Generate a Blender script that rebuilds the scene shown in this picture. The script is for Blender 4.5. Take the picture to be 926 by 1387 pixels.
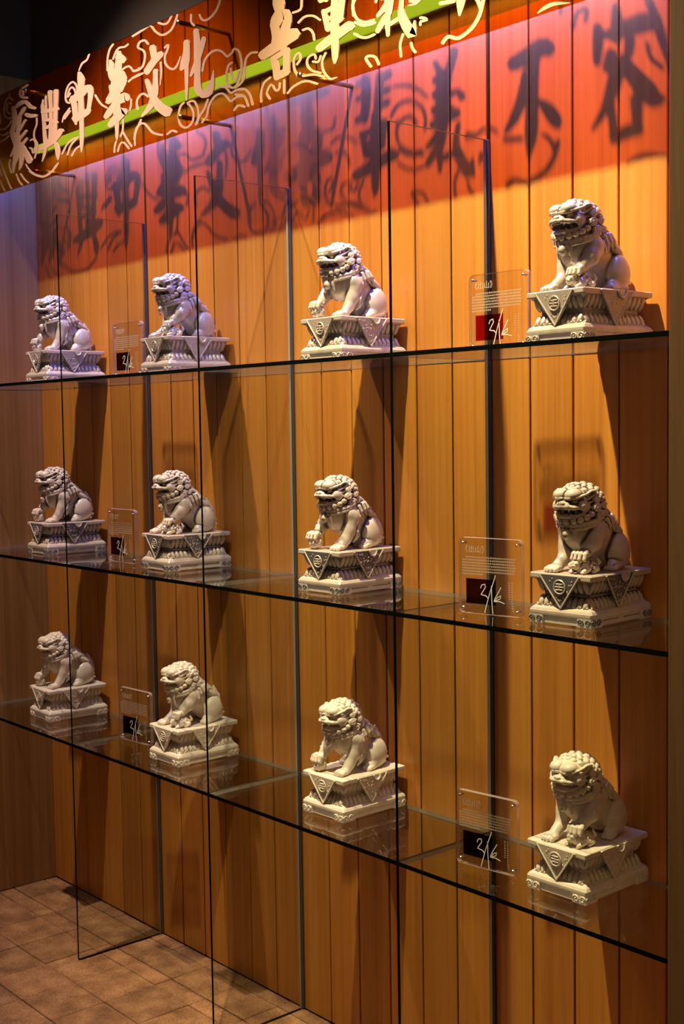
import bpy, bmesh, math, random
import numpy as np
from mathutils import Vector, Matrix, Euler
random.seed(7)
sc = bpy.context.scene
for o in list(bpy.data.objects): bpy.data.objects.remove(o, do_unlink=True)
COL = sc.collection
R = math.radians

# ---------------------------------------------------------------- camera, world, lamps, exposure
cam_d = bpy.data.cameras.new('camera'); cam = bpy.data.objects.new('camera', cam_d); COL.objects.link(cam); sc.camera = cam
cam_d.sensor_fit = 'HORIZONTAL'; cam_d.sensor_width = 24.0; cam_d.lens = 1723.03 * 24 / 926; cam_d.clip_start = .02
_f = Vector((-0.7566, 0.6504, -0.0664)).normalized(); _r = Vector((0.6526, 0.7576, -0.0150)); _r = (_r - _f * _r.dot(_f)).normalized(); _u = _r.cross(_f)
cam.matrix_world = Matrix(((_r.x, _u.x, -_f.x, 1.6943), (_r.y, _u.y, -_f.y, -2.0003), (_r.z, _u.z, -_f.z, 1.5), (0, 0, 0, 1)))

world = bpy.data.worlds.new('dim_hall'); sc.world = world; world.use_nodes = True
bg = world.node_tree.nodes['Background']; bg.inputs[0].default_value = (1.0, .66, .42, 1); bg.inputs[1].default_value = .08

sc.view_settings.view_transform = 'Standard'; sc.view_settings.look = 'None'; sc.view_settings.exposure = 0.0; sc.view_settings.gamma = 1.0
sc.view_settings.use_curve_mapping = False

LAMPS = [((-1.393, -.845, 3.40), (-1.36, -.08, 1.48), 285, (1.0, .78, .65)),      # ceiling spotlights: position, aim, power, colour
         ((-.229, -.835, 3.40), (-.13, -.05, 1.58), 505, (1.0, .835, .47))]
for i, (pos, aim, pw, colr) in enumerate(LAMPS):
    l = bpy.data.lights.new('spot_light', 'SPOT'); l.energy = pw; l.color = colr; l.spot_size = R(66); l.spot_blend = .9; l.shadow_soft_size = .022
    o = bpy.data.objects.new('spot_light', l); COL.objects.link(o); o.location = pos
    o.rotation_euler = (Vector(aim) - Vector(pos)).to_track_quat('-Z', 'Y').to_euler()
    LAMPS[i] = (pos, aim, pw, colr)
# added area lamp under the tube, strengthening the blue light it casts
l = bpy.data.lights.new('tube_boost_light', 'AREA'); l.shape = 'RECTANGLE'; l.size = 2.5; l.size_y = .016; l.energy = 18; l.color = (.12, .17, 1.0)
o = bpy.data.objects.new('tube_boost_light', l); COL.objects.link(o); o.location = (-.81, -.034, 2.384); o.rotation_euler = (R(-8), 0, 0)

# ---------------------------------------------------------------- helpers
def tag(o, label=None, cat=None, group=None, kind=None):
    if label: o['label'] = label
    if cat: o['category'] = cat
    if group: o['group'] = group
    if kind: o['kind'] = kind
    return o
def link(name, me, mat=None, parent=None, loc=None):
    o = bpy.data.objects.new(name, me); COL.objects.link(o)
    if mat and not me.materials: me.materials.append(mat)
    elif mat and me.materials[0] != mat:
        o.material_slots[0].link = 'OBJECT'; o.material_slots[0].material = mat
    if parent: o.parent = parent
    if loc is not None: o.location = loc
    return o
def empty(name, loc=(0, 0, 0), rz=0):
    o = bpy.data.objects.new(name, None); COL.objects.link(o); o.location = loc; o.rotation_euler = (0, 0, rz); o.empty_display_size = .05; return o
def finish(bm, name, smooth=False):
    me = bpy.data.meshes.new(name); bmesh.ops.recalc_face_normals(bm, faces=bm.faces); bm.to_mesh(me); bm.free()
    if smooth: me.polygons.foreach_set('use_smooth', [True] * len(me.polygons))
    return me
def add_box(bm, lo, hi, bev=0, seg=1):
    g = bmesh.ops.create_cube(bm, size=1)
    for v in g['verts']:
        v.co = Vector([lo[i] + (v.co[i] + .5) * (hi[i] - lo[i]) for i in range(3)])
    if bev:
        es = list({e for v in g['verts'] for e in v.link_edges})
        bmesh.ops.bevel(bm, geom=es, offset=bev, segments=seg, affect='EDGES', profile=.5)
def box_me(name, lo, hi, bev=0, seg=1):
    bm = bmesh.new(); add_box(bm, lo, hi, bev, seg); return finish(bm, name)
def add_tube(bm, pts, rad, n=8, cap=True):
    rings = []
    for i, p in enumerate(pts):
        p = Vector(p); t = (Vector(pts[min(i + 1, len(pts) - 1)]) - Vector(pts[max(i - 1, 0)])).normalized()
        a = t.orthogonal().normalized() if i == 0 else (pa - t * pa.dot(t)).normalized(); pa = a; b = t.cross(a)
        r = rad[i] if isinstance(rad, (list, tuple)) else rad
        rings.append([bm.verts.new(p + (a * math.cos(2 * math.pi * k / n) + b * math.sin(2 * math.pi * k / n)) * r) for k in range(n)])
    for q, s in zip(rings[:-1], rings[1:]):
        for k in range(n): bm.faces.new((q[k], q[(k + 1) % n], s[(k + 1) % n], s[k]))
    if cap: bm.faces.new(rings[0]); bm.faces.new(rings[-1])
def loft(bm, rings):            # list of (half_x, half_y, z), corners slightly rounded
    rs = []
    for hx, hy, z in rings:
        c = .0025; pts = [(hx - c, -hy), (hx, -hy + c), (hx, hy - c), (hx - c, hy), (-hx + c, hy), (-hx, hy - c), (-hx, -hy + c), (-hx + c, -hy)]
        rs.append([bm.verts.new((x, y, z)) for x, y in pts])
    for a, b in zip(rs[:-1], rs[1:]):
        for k in range(8): bm.faces.new((a[k], a[(k + 1) % 8], b[(k + 1) % 8], b[k]))
    bm.faces.new(rs[0]); bm.faces.new(rs[-1])

# ---------------------------------------------------------------- materials
def new_mat(name):
    m = bpy.data.materials.new(name); m.use_nodes = True; nt = m.node_tree; return m, nt, nt.nodes['Principled BSDF']
def N(nt, t, **kw):
    n = nt.nodes.new(t)
    for k, v in kw.items():
        if k.startswith('i_'): n.inputs[k[2:].replace('_', ' ')].default_value = v
        else: setattr(n, k, v)
    return n
def ramp(nt, stops):
    n = nt.nodes.new('ShaderNodeValToRGB'); e = n.color_ramp.elements
    while len(e) < len(stops): e.new(.5)
    for k, (p, c) in enumerate(stops): e[k].position = p; e[k].color = (*c, 1)
    return n
def wood(name, dark, mid, light, grain=(70, 70, 1.3), rough=.42, vary=.35, band=(9, 9, .12), bandamt=.45):
    m, nt, b = new_mat(name); L = nt.links.new
    tc = N(nt, 'ShaderNodeTexCoord'); oi = N(nt, 'ShaderNodeObjectInfo')
    off = N(nt, 'ShaderNodeVectorMath', operation='MULTIPLY_ADD'); comb = N(nt, 'ShaderNodeCombineXYZ')
    L(oi.outputs['Random'], comb.inputs[0]); L(oi.outputs['Random'], comb.inputs[2])
    off.inputs[1].default_value = (17, 11, 23); L(comb.outputs[0], off.inputs[0]); L(tc.outputs['Object'], off.inputs[2])
    mp = N(nt, 'ShaderNodeMapping'); mp.inputs['Scale'].default_value = grain; L(off.outputs[0], mp.inputs[0])
    n1 = N(nt, 'ShaderNodeTexNoise', i_Scale=1.0, i_Detail=6.0, i_Roughness=.62, i_Distortion=.4); L(mp.outputs[0], n1.inputs['Vector'])
    mp2 = N(nt, 'ShaderNodeMapping'); mp2.inputs['Scale'].default_value = band; L(off.outputs[0], mp2.inputs[0])
    n2 = N(nt, 'ShaderNodeTexNoise', i_Scale=1.0, i_Detail=3.0, i_Roughness=.5); L(mp2.outputs[0], n2.inputs['Vector'])
    mx = N(nt, 'ShaderNodeMix', data_type='FLOAT'); mx.inputs[0].default_value = bandamt; L(n1.outputs[0], mx.inputs[2]); L(n2.outputs[0], mx.inputs[3])
    rp = ramp(nt, [(.3, dark), (.5, mid), (.7, light)]); L(mx.outputs[0], rp.inputs[0])
    hs = N(nt, 'ShaderNodeHueSaturation'); mr = N(nt, 'ShaderNodeMapRange'); mr.inputs[3].default_value = 1 - vary / 2; mr.inputs[4].default_value = 1 + vary / 2
    L(oi.outputs['Random'], mr.inputs[0]); L(mr.outputs[0], hs.inputs['Value']); L(rp.outputs[0], hs.inputs['Color']); L(hs.outputs[0], b.inputs['Base Color'])
    b.inputs['Roughness'].default_value = rough
    bp = N(nt, 'ShaderNodeBump', i_Strength=.12, i_Distance=.001); L(n1.outputs[0], bp.inputs['Height']); L(bp.outputs[0], b.inputs['Normal'])
    return m
def plain(name, c, rough=.5, metal=0, spec=.5):
    m, nt, b = new_mat(name); b.inputs['Base Color'].default_value = (*c, 1); b.inputs['Roughness'].default_value = rough; b.inputs['Metallic'].default_value = metal
    b.inputs['Specular IOR Level'].default_value = spec; return m
def sheet(name, tint, f0=.04, rough=.0, gain=.96):
    """clear sheet: tinted straight-through light plus Fresnel mirror reflection"""
    m, nt, b = new_mat(name); nt.nodes.remove(b); L = nt.links.new; out = nt.nodes['Material Output']
    ge = N(nt, 'ShaderNodeNewGeometry'); dt = N(nt, 'ShaderNodeVectorMath', operation='DOT_PRODUCT'); L(ge.outputs['Normal'], dt.inputs[0]); L(ge.outputs['Incoming'], dt.inputs[1])
    ab = N(nt, 'ShaderNodeMath', operation='ABSOLUTE'); L(dt.outputs['Value'], ab.inputs[0])
    om = N(nt, 'ShaderNodeMath', operation='SUBTRACT'); om.inputs[0].default_value = 1; L(ab.outputs[0], om.inputs[1])
    pw = N(nt, 'ShaderNodeMath', operation='POWER'); pw.inputs[1].default_value = 5; L(om.outputs[0], pw.inputs[0])
    ma = N(nt, 'ShaderNodeMath', operation='MULTIPLY_ADD'); ma.inputs[1].default_value = gain; ma.inputs[2].default_value = f0; L(pw.outputs[0], ma.inputs[0])
    tr = N(nt, 'ShaderNodeBsdfTransparent'); tr.inputs[0].default_value = (*tint, 1); gl = N(nt, 'ShaderNodeBsdfGlossy'); gl.inputs['Roughness'].default_value = rough
    mx = N(nt, 'ShaderNodeMixShader'); L(ma.outputs[0], mx.inputs[0]); L(tr.outputs[0], mx.inputs[1]); L(gl.outputs[0], mx.inputs[2]); L(mx.outputs[0], out.inputs[0])
    return m
M = {}
M['plank'] = wood('plank_wood', (.37, .118, .017), (.51, .189, .028), (.63, .266, .042))
M['veneer'] = wood('veneer_wood', (.17, .075, .024), (.25, .118, .038), (.32, .165, .06), grain=(60, 95, .9), band=(14, 36, .10), bandamt=.5, vary=0, rough=.38)
M['jamb'] = wood('jamb_wood', (.12, .06, .02), (.17, .088, .03), (.22, .115, .04), grain=(90, 90, 4), vary=0, rough=.5)
M['backing'] = plain('dark_backing', (.03, .012, .005), .9)
M['upper'] = plain('dark_upper_paint', (.05, .032, .019), .9)
M['glass'] = sheet('clear_glass', (.955, .975, .955))
M['divider'] = sheet('divider_glass', (.955, .972, .955))
M['edge_dark'] = plain('unlit_glass_edge', (.003, .004, .003), .8, 0, .02)  # reflection of the dark room put into the edge colour
M['edge_light'] = plain('lit_glass_edge', (.30, .27, .22), .4)  # same glass, with the lit look of these edges put into the colour
M['steel'] = plain('brushed_steel', (.62, .62, .64), .28, 1)
M['alu'] = plain('aluminium_channel', (.10, .082, .072), .35, .4)
M['sign'] = sheet('orange_acrylic', (.76, .43, .05), f0=.025, gain=.5)
M['letter'] = plain('cream_vinyl', (.56, .345, .225), .55)
M['acrylic'] = sheet('clear_acrylic', (.97, .95, .93), f0=.05)
M['acrylic_edge'] = sheet('acrylic_edge', (.88, .82, .78), f0=.16, rough=.25)
_nt = M['acrylic_edge'].node_tree; _o = _nt.nodes['Material Output']; _s = _o.inputs[0].links[0].from_socket; _m = N(_nt, 'ShaderNodeMixShader'); _m.inputs[0].default_value = .26
_d = N(_nt, 'ShaderNodeBsdfDiffuse'); _d.inputs[0].default_value = (.85, .70, .62, 1); _nt.links.new(_s, _m.inputs[1]); _nt.links.new(_d.outputs[0], _m.inputs[2]); _nt.links.new(_m.outputs[0], _o.inputs[0])
M['film'] = sheet('dark_film', (.24, .10, .085), f0=.03)
M['backlit_film'] = sheet('backlit_film', (.68, .075, .07), f0=.03)  # film with the glow of light from behind put into its red
M['print'] = plain('white_print', (.85, .80, .72), .5)
M['engrave'] = plain('engraved_frost', (.52, .42, .32), .6)
M['black'] = plain('black_metal', (.02, .02, .02), .4)
def emis(name, c, s):
    m, nt, b = new_mat(name); nt.nodes.remove(b); e = N(nt, 'ShaderNodeEmission'); e.inputs[0].default_value = (*c, 1); e.inputs[1].default_value = s
    nt.links.new(e.outputs[0], nt.nodes['Material Output'].inputs[0]); return m
M['tube'] = emis('tube_diffuser', (.12, .46, 1.0), 6.0)
M['lens'] = emis('lamp_lens', (1.0, .8, .58), 8.0)
def stone():
    m, nt, b = new_mat('sandstone_paver'); L = nt.links.new
    tc = N(nt, 'ShaderNodeTexCoord'); oi = N(nt, 'ShaderNodeObjectInfo'); ad = N(nt, 'ShaderNodeVectorMath', operation='ADD'); L(tc.outputs['Object'], ad.inputs[0]); L(oi.outputs['Location'], ad.inputs[1])
    n1 = N(nt, 'ShaderNodeTexNoise', i_Scale=160.0, i_Detail=5.0, i_Roughness=.7); n2 = N(nt, 'ShaderNodeTexNoise', i_Scale=14.0, i_Detail=4.0)
    L(ad.outputs[0], n1.inputs['Vector']); L(ad.outputs[0], n2.inputs['Vector'])
    mx = N(nt, 'ShaderNodeMix', data_type='FLOAT'); mx.inputs[0].default_value = .5; L(n1.outputs[0], mx.inputs[2]); L(n2.outputs[0], mx.inputs[3])
    rp = ramp(nt, [(.36, (.13, .055, .018)), (.5, (.28, .13, .048)), (.64, (.46, .24, .10))]); L(mx.outputs[0], rp.inputs[0])
    hs = N(nt, 'ShaderNodeHueSaturation'); mr = N(nt, 'ShaderNodeMapRange'); mr.inputs[3].default_value = .8; mr.inputs[4].default_value = 1.15
    L(oi.outputs['Random'], mr.inputs[0]); L(mr.outputs[0], hs.inputs['Value']); L(rp.outputs[0], hs.inputs['Color']); L(hs.outputs[0], b.inputs['Base Color'])
    b.inputs['Roughness'].default_value = .85
    bp = N(nt, 'ShaderNodeBump', i_Strength=.8, i_Distance=.004); L(mx.outputs[0], bp.inputs['Height']); L(bp.outputs[0], b.inputs['Normal'])
    return m
M['stone'] = stone()
M['grout'] = plain('grout', (.12, .055, .026), .95)
def ceramic(name, base, rough, coat, wash=None, grain=0, metal=0, w=(.44, .50)):
    m, nt, b = new_mat(name); L = nt.links.new
    tc = N(nt, 'ShaderNodeTexCoord'); n = N(nt, 'ShaderNodeTexNoise', i_Scale=55.0, i_Detail=4.0); L(tc.outputs['Object'], n.inputs['Vector'])
    rp = ramp(nt, [(.35, tuple(c * .86 for c in base)), (.65, base)]); L(n.outputs[0], rp.inputs[0]); col = rp.outputs[0]
    if wash:                       # coloured glaze that was rubbed into the carving and wiped off the high points
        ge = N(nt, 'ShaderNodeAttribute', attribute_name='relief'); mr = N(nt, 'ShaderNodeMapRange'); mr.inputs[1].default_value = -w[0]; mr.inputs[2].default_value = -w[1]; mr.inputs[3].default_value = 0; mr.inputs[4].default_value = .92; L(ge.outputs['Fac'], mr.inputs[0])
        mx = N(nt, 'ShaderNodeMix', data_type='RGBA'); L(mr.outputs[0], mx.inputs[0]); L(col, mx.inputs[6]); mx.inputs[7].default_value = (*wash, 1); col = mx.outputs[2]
    L(col, b.inputs['Base Color']); b.inputs['Roughness'].default_value = rough; b.inputs['Metallic'].default_value = metal
    b.inputs['Coat Weight'].default_value = coat; b.inputs['Coat Roughness'].default_value = .12
    if grain:
        v = N(nt, 'ShaderNodeTexNoise', i_Scale=900.0, i_Detail=2.0); L(tc.outputs['Object'], v.inputs['Vector'])
        bp = N(nt, 'ShaderNodeBump', i_Strength=grain, i_Distance=.0006); L(v.outputs[0], bp.inputs['Height']); L(bp.outputs[0], b.inputs['Normal'])
    return m
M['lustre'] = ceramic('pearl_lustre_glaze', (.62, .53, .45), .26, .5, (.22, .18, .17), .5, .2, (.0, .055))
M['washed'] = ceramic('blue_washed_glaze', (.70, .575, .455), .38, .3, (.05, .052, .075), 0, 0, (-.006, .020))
M['cream'] = ceramic('matte_cream_glaze', (.80, .69, .54), .45, .2)
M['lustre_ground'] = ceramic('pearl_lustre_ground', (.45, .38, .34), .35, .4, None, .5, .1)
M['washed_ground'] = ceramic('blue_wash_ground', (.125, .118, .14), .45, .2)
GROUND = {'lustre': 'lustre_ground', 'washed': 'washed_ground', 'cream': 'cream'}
CHARS = {
 'zhen': [[-3947,4998,-3921,4995,-3955,4990,-3907,4985,-3950,4968,-3896,4962,-3946,4945,-3888,4938,-3942,4921,-3883,4911,-3944,4897,-3886,4882,-3964,4877,-3905,4858,-3984,4853,-3920,4838,-3978,4826,-3915,4821,-3963,4801,-3902,4800,-3948,4778,-3888,4775,-3937,4754,-3878,4746,-3941,4724,-3885,4712,-3950,4692,-3897,4680,-3959,4663,-3910,4652,-3966,4637,-3923,4628,-3964,4616,-3935,4610,-3959,4596,-3946,4594,-3957,4594,-3950,4592],[-3978,4695,-3991,4700,-3968,4696,-3992,4705,-3944,4709,-3972,4721,-3921,4723,-3955,4736,-3903,4738,-3940,4751,-3887,4754,-3927,4767,-3890,4762,-3912,4770],[-3863,4926,-3834,4919,-3877,4920,-3825,4908,-3883,4892,-3834,4881,-3890,4866,-3842,4855,-3898,4841,-3851,4831,-3905,4816,-3857,4808,-3903,4790,-3852,4783,-3899,4763,-3846,4756,-3896,4730,-3847,4722,-3898,4699,-3857,4688,-3919,4675,-3884,4663,-3946,4652,-3918,4641,-3945,4645,-3930,4639],[-3873,4901,-3888,4908,-3861,4901,-3887,4914,-3812,4921,-3847,4939,-3774,4938,-3812,4958,-3764,4946,-3792,4962,-3763,4951,-3777,4961,-3760,4955,-3768,4960],[-3849,4830,-3864,4837,-3837,4831,-3864,4843,-3762,4875,-3788,4887,-3762,4882,-3776,4888],[-3867,4770,-3885,4779,-3850,4770,-3882,4787,-3756,4810,-3780,4824,-3754,4816,-3767,4823],[-3848,4731,-3865,4740,-3830,4730,-3862,4748,-3749,4763,-3772,4777,-3746,4769,-3759,4776],[-3881,4753,-3853,4751,-3889,4744,-3837,4741,-3875,4713,-3823,4710,-3865,4685,-3813,4679,-3868,4661,-3813,4650,-3874,4639,-3822,4626,-3876,4620,-3842,4610,-3879,4602,-3867,4599,-3878,4600,-3871,4598],[-3845,4744,-3819,4746,-3848,4734,-3800,4737,-3829,4710,-3777,4713,-3811,4686,-3754,4689,-3795,4663,-3731,4667,-3782,4644,-3711,4648,-3777,4637,-3703,4638,-3774,4632,-3700,4632,-3748,4618,-3708,4618],[-3899,4973,-3909,4980,-3888,4973,-3907,4985,-3856,4977,-3884,4997,-3826,4980,-3854,5006,-3794,4981,-3807,5006,-3771,4979,-3754,4996,-3753,4966,-3717,4973,-3725,4944,-3695,4955,-3685,4930,-3672,4945,-3650,4921,-3642,4933,-3638,4920,-3633,4927],[-3783,4913,-3774,4922,-3770,4903,-3754,4921,-3740,4892,-3725,4912,-3706,4882,-3700,4904,-3670,4877,-3672,4898,-3637,4874,-3640,4892,-3624,4877,-3626,4886]],
 'xing': [[-3567,4935,-3545,4932,-3575,4930,-3535,4923,-3572,4902,-3532,4896,-3568,4874,-3528,4868,-3564,4844,-3525,4838,-3561,4813,-3522,4807,-3560,4782,-3521,4776,-3560,4753,-3520,4748,-3558,4731,-3515,4726,-3557,4712,-3507,4707,-3544,4702,-3516,4699],[-3548,4959,-3536,4956,-3554,4956,-3532,4951,-3571,4920,-3541,4913,-3566,4914,-3549,4910],[-3516,4974,-3504,4972,-3521,4971,-3499,4967,-3522,4938,-3500,4934,-3522,4905,-3500,4901,-3521,4874,-3499,4871,-3519,4845,-3497,4841,-3513,4840,-3502,4838],[-3473,4996,-3442,4990,-3485,4988,-3429,4978,-3481,4960,-3432,4951,-3477,4930,-3434,4922,-3476,4894,-3433,4886,-3477,4857,-3433,4849,-3478,4823,-3435,4814,-3481,4789,-3437,4781,-3487,4756,-3436,4746,-3493,4722,-3434,4712,-3480,4709,-3448,4704],[-3401,4987,-3369,4980,-3414,4979,-3357,4967,-3415,4949,-3359,4938,-3416,4919,-3363,4908,-3419,4883,-3369,4872,-3423,4847,-3375,4837,-3427,4818,-3379,4808,-3432,4790,-3383,4780,-3437,4757,-3387,4747,-3443,4724,-3390,4713,-3433,4712,-3403,4706],[-3572,4883,-3577,4895,-3553,4876,-3562,4899,-3509,4873,-3518,4895,-3465,4869,-3473,4891,-3418,4864,-3427,4887,-3372,4860,-3381,4884,-3356,4863,-3361,4877],[-3561,4830,-3566,4840,-3546,4825,-3555,4843,-3508,4823,-3515,4841,-3475,4818,-3469,4835,-3441,4805,-3423,4819,-3402,4787,-3381,4802,-3383,4784,-3371,4792],[-3556,4781,-3564,4791,-3541,4778,-3556,4795,-3455,4780,-3473,4802,-3444,4785,-3454,4798],[-3611,4669,-3624,4681,-3591,4666,-3616,4688,-3539,4668,-3577,4700,-3489,4671,-3536,4711,-3438,4678,-3489,4720,-3389,4690,-3445,4728,-3350,4706,-3407,4740,-3324,4721,-3374,4750,-3320,4724,-3356,4753,-3325,4725,-3343,4752,-3310,4731,-3320,4746],[-3530,4691,-3511,4686,-3540,4688,-3506,4679,-3553,4664,-3517,4655,-3564,4643,-3531,4633,-3573,4623,-3550,4616,-3581,4604,-3571,4601,-3580,4602,-3575,4600],[-3424,4694,-3409,4694,-3427,4689,-3399,4688,-3422,4667,-3380,4666,-3416,4647,-3364,4644,-3412,4627,-3358,4621,-3407,4608,-3359,4602,-3399,4595,-3366,4589,-3391,4582,-3377,4579,-3388,4579,-3380,4577]],
 'zhong': [[-3125,5026,-3108,5025,-3128,5020,-3098,5019,-3131,5003,-3076,5000,-3133,4988,-3057,4980,-3133,4977,-3052,4963,-3131,4963,-3054,4946,-3131,4941,-3061,4925,-3131,4909,-3069,4896,-3131,4860,-3069,4849,-3130,4811,-3068,4800,-3127,4775,-3071,4765,-3124,4741,-3075,4733,-3124,4704,-3076,4695,-3124,4668,-3077,4660,-3125,4642,-3082,4634,-3125,4620,-3088,4613,-3120,4599,-3095,4594,-3115,4579,-3102,4577,-3112,4576,-3105,4575],[-3212,4911,-3177,4907,-3222,4900,-3160,4893,-3213,4872,-3150,4865,-3205,4843,-3143,4835,-3199,4812,-3140,4803,-3193,4783,-3141,4775,-3186,4763,-3145,4757,-3177,4746,-3151,4742,-3171,4741,-3157,4738],[-3219,4874,-3236,4892,-3191,4869,-3222,4901,-3145,4867,-3186,4909,-3097,4870,-3154,4917,-3057,4881,-3119,4925,-3030,4892,-3080,4934,-3013,4894,-3045,4935,-2993,4896,-3018,4933,-2974,4904,-2988,4925],[-3034,4929,-2997,4929,-3039,4915,-2973,4914,-3027,4900,-2963,4897,-3019,4885,-2958,4874,-3021,4860,-2969,4846,-3028,4832,-2983,4819,-3036,4809,-2992,4797,-3046,4787,-3001,4775,-3038,4776,-3014,4770],[-3189,4761,-3211,4785,-3153,4754,-3192,4797,-3117,4757,-3157,4800,-3083,4760,-3121,4803,-3046,4764,-3082,4805,-3015,4769,-3050,4806,-3002,4774,-3037,4805,-2997,4778,-3029,4803,-2989,4787,-3007,4801]],
 'hua': [[-2784,5015,-2769,5015,-2786,5009,-2759,5009,-2786,4998,-2744,4995,-2789,4988,-2731,4977,-2796,4971,-2731,4955,-2800,4948,-2733,4936,-2791,4926,-2729,4922,-2778,4907,-2723,4905,-2759,4895,-2729,4893],[-2691,5043,-2668,5038,-2701,5037,-2658,5027,-2707,5020,-2652,5007,-2714,5001,-2649,4985,-2722,4976,-2651,4958,-2731,4951,-2656,4930,-2745,4931,-2658,4906,-2759,4911,-2660,4883,-2769,4889,-2663,4861,-2775,4867,-2666,4839,-2777,4843,-2674,4819,-2776,4817,-2680,4799,-2770,4791,-2680,4777,-2764,4766,-2678,4753,-2758,4744,-2681,4731,-2752,4718,-2685,4707,-2745,4682,-2693,4673,-2739,4646,-2700,4639,-2738,4622,-2703,4616,-2738,4604,-2705,4598,-2734,4589,-2711,4585,-2728,4576,-2718,4574,-2726,4574,-2720,4573],[-2720,5015,-2693,5029,-2705,4994,-2656,5020,-2663,4973,-2620,4995,-2630,4965,-2607,4977],[-2709,4935,-2676,4941,-2707,4917,-2645,4928,-2684,4898,-2626,4908,-2664,4882,-2610,4891,-2649,4874,-2605,4879,-2636,4867,-2604,4871,-2622,4860,-2604,4862],[-2636,4881,-2610,4868,-2658,4879,-2609,4855,-2709,4850,-2652,4821,-2709,4835,-2677,4819],[-2789,4883,-2763,4882,-2793,4873,-2748,4872,-2787,4854,-2729,4849,-2787,4842,-2721,4822,-2806,4828,-2745,4798,-2828,4815,-2776,4783,-2824,4811,-2802,4783,-2820,4806,-2821,4791,-2832,4805,-2832,4796],[-2708,4769,-2727,4791,-2675,4761,-2710,4803,-2639,4760,-2677,4810,-2620,4759,-2637,4812,-2632,4765,-2594,4795,-2621,4766,-2584,4780,-2597,4759,-2577,4767],[-2739,4782,-2714,4768,-2762,4781,-2715,4755,-2795,4766,-2742,4737,-2823,4752,-2769,4722,-2839,4742,-2793,4714,-2853,4732,-2816,4709,-2857,4722,-2836,4709],[-2795,4657,-2817,4673,-2770,4655,-2810,4684,-2732,4661,-2783,4698,-2693,4670,-2756,4711,-2652,4685,-2717,4728,-2626,4696,-2674,4740,-2664,4706,-2612,4722,-2659,4705,-2606,4705,-2641,4694,-2611,4694]],
 'wen': [[-2368,4996,-2335,4993,-2377,4985,-2316,4979,-2373,4971,-2309,4964,-2369,4957,-2304,4947,-2364,4939,-2304,4928,-2359,4919,-2305,4910,-2346,4906,-2317,4901],[-2408,4855,-2436,4871,-2384,4856,-2435,4885,-2347,4876,-2400,4907,-2313,4893,-2363,4926,-2282,4905,-2325,4938,-2249,4915,-2288,4947,-2242,4926,-2263,4944],[-2336,4870,-2310,4865,-2347,4863,-2300,4853,-2347,4836,-2301,4826,-2350,4809,-2302,4799,-2356,4785,-2298,4771,-2366,4761,-2302,4741,-2384,4729,-2324,4706,-2406,4699,-2360,4675,-2437,4678,-2408,4659,-2473,4659,-2460,4649,-2475,4655,-2468,4650],[-2425,4836,-2406,4836,-2429,4828,-2394,4828,-2416,4797,-2370,4797,-2402,4765,-2345,4765,-2383,4727,-2319,4729,-2358,4689,-2293,4699,-2320,4656,-2263,4678,-2285,4633,-2233,4662,-2259,4618,-2217,4655,-2239,4608,-2202,4651,-2197,4604,-2176,4628]],
 'hua_change': [[-2048,4950,-2017,4944,-2060,4942,-2005,4929,-2062,4915,-2004,4902,-2065,4892,-2004,4875,-2077,4872,-2006,4848,-2089,4856,-2016,4825,-2094,4840,-2042,4813,-2100,4823,-2072,4807,-2101,4815,-2085,4806],[-2047,4847,-2026,4842,-2056,4841,-2017,4832,-2057,4794,-2020,4786,-2057,4747,-2024,4740,-2055,4702,-2029,4697,-2052,4657,-2036,4654,-2049,4653,-2040,4651],[-1961,4984,-1935,4979,-1971,4975,-1922,4966,-1970,4943,-1915,4932,-1969,4908,-1909,4896,-1970,4866,-1910,4852,-1972,4823,-1912,4809,-1972,4786,-1916,4773,-1972,4752,-1918,4741,-1976,4721,-1916,4710,-1974,4689,-1911,4686,-1950,4659,-1900,4671,-1908,4635,-1895,4665,-1858,4629,-1893,4669,-1820,4639,-1880,4676,-1804,4663,-1859,4686,-1800,4690,-1836,4702,-1800,4717,-1822,4723,-1802,4744,-1810,4747,-1803,4747,-1808,4748],[-1888,4930,-1865,4921,-1902,4925,-1861,4910,-1918,4897,-1876,4882,-1935,4870,-1894,4853,-1957,4843,-1915,4825,-1978,4817,-1938,4799,-1996,4793,-1965,4778,-2012,4769,-1992,4760,-2011,4764,-2000,4759]],
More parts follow.
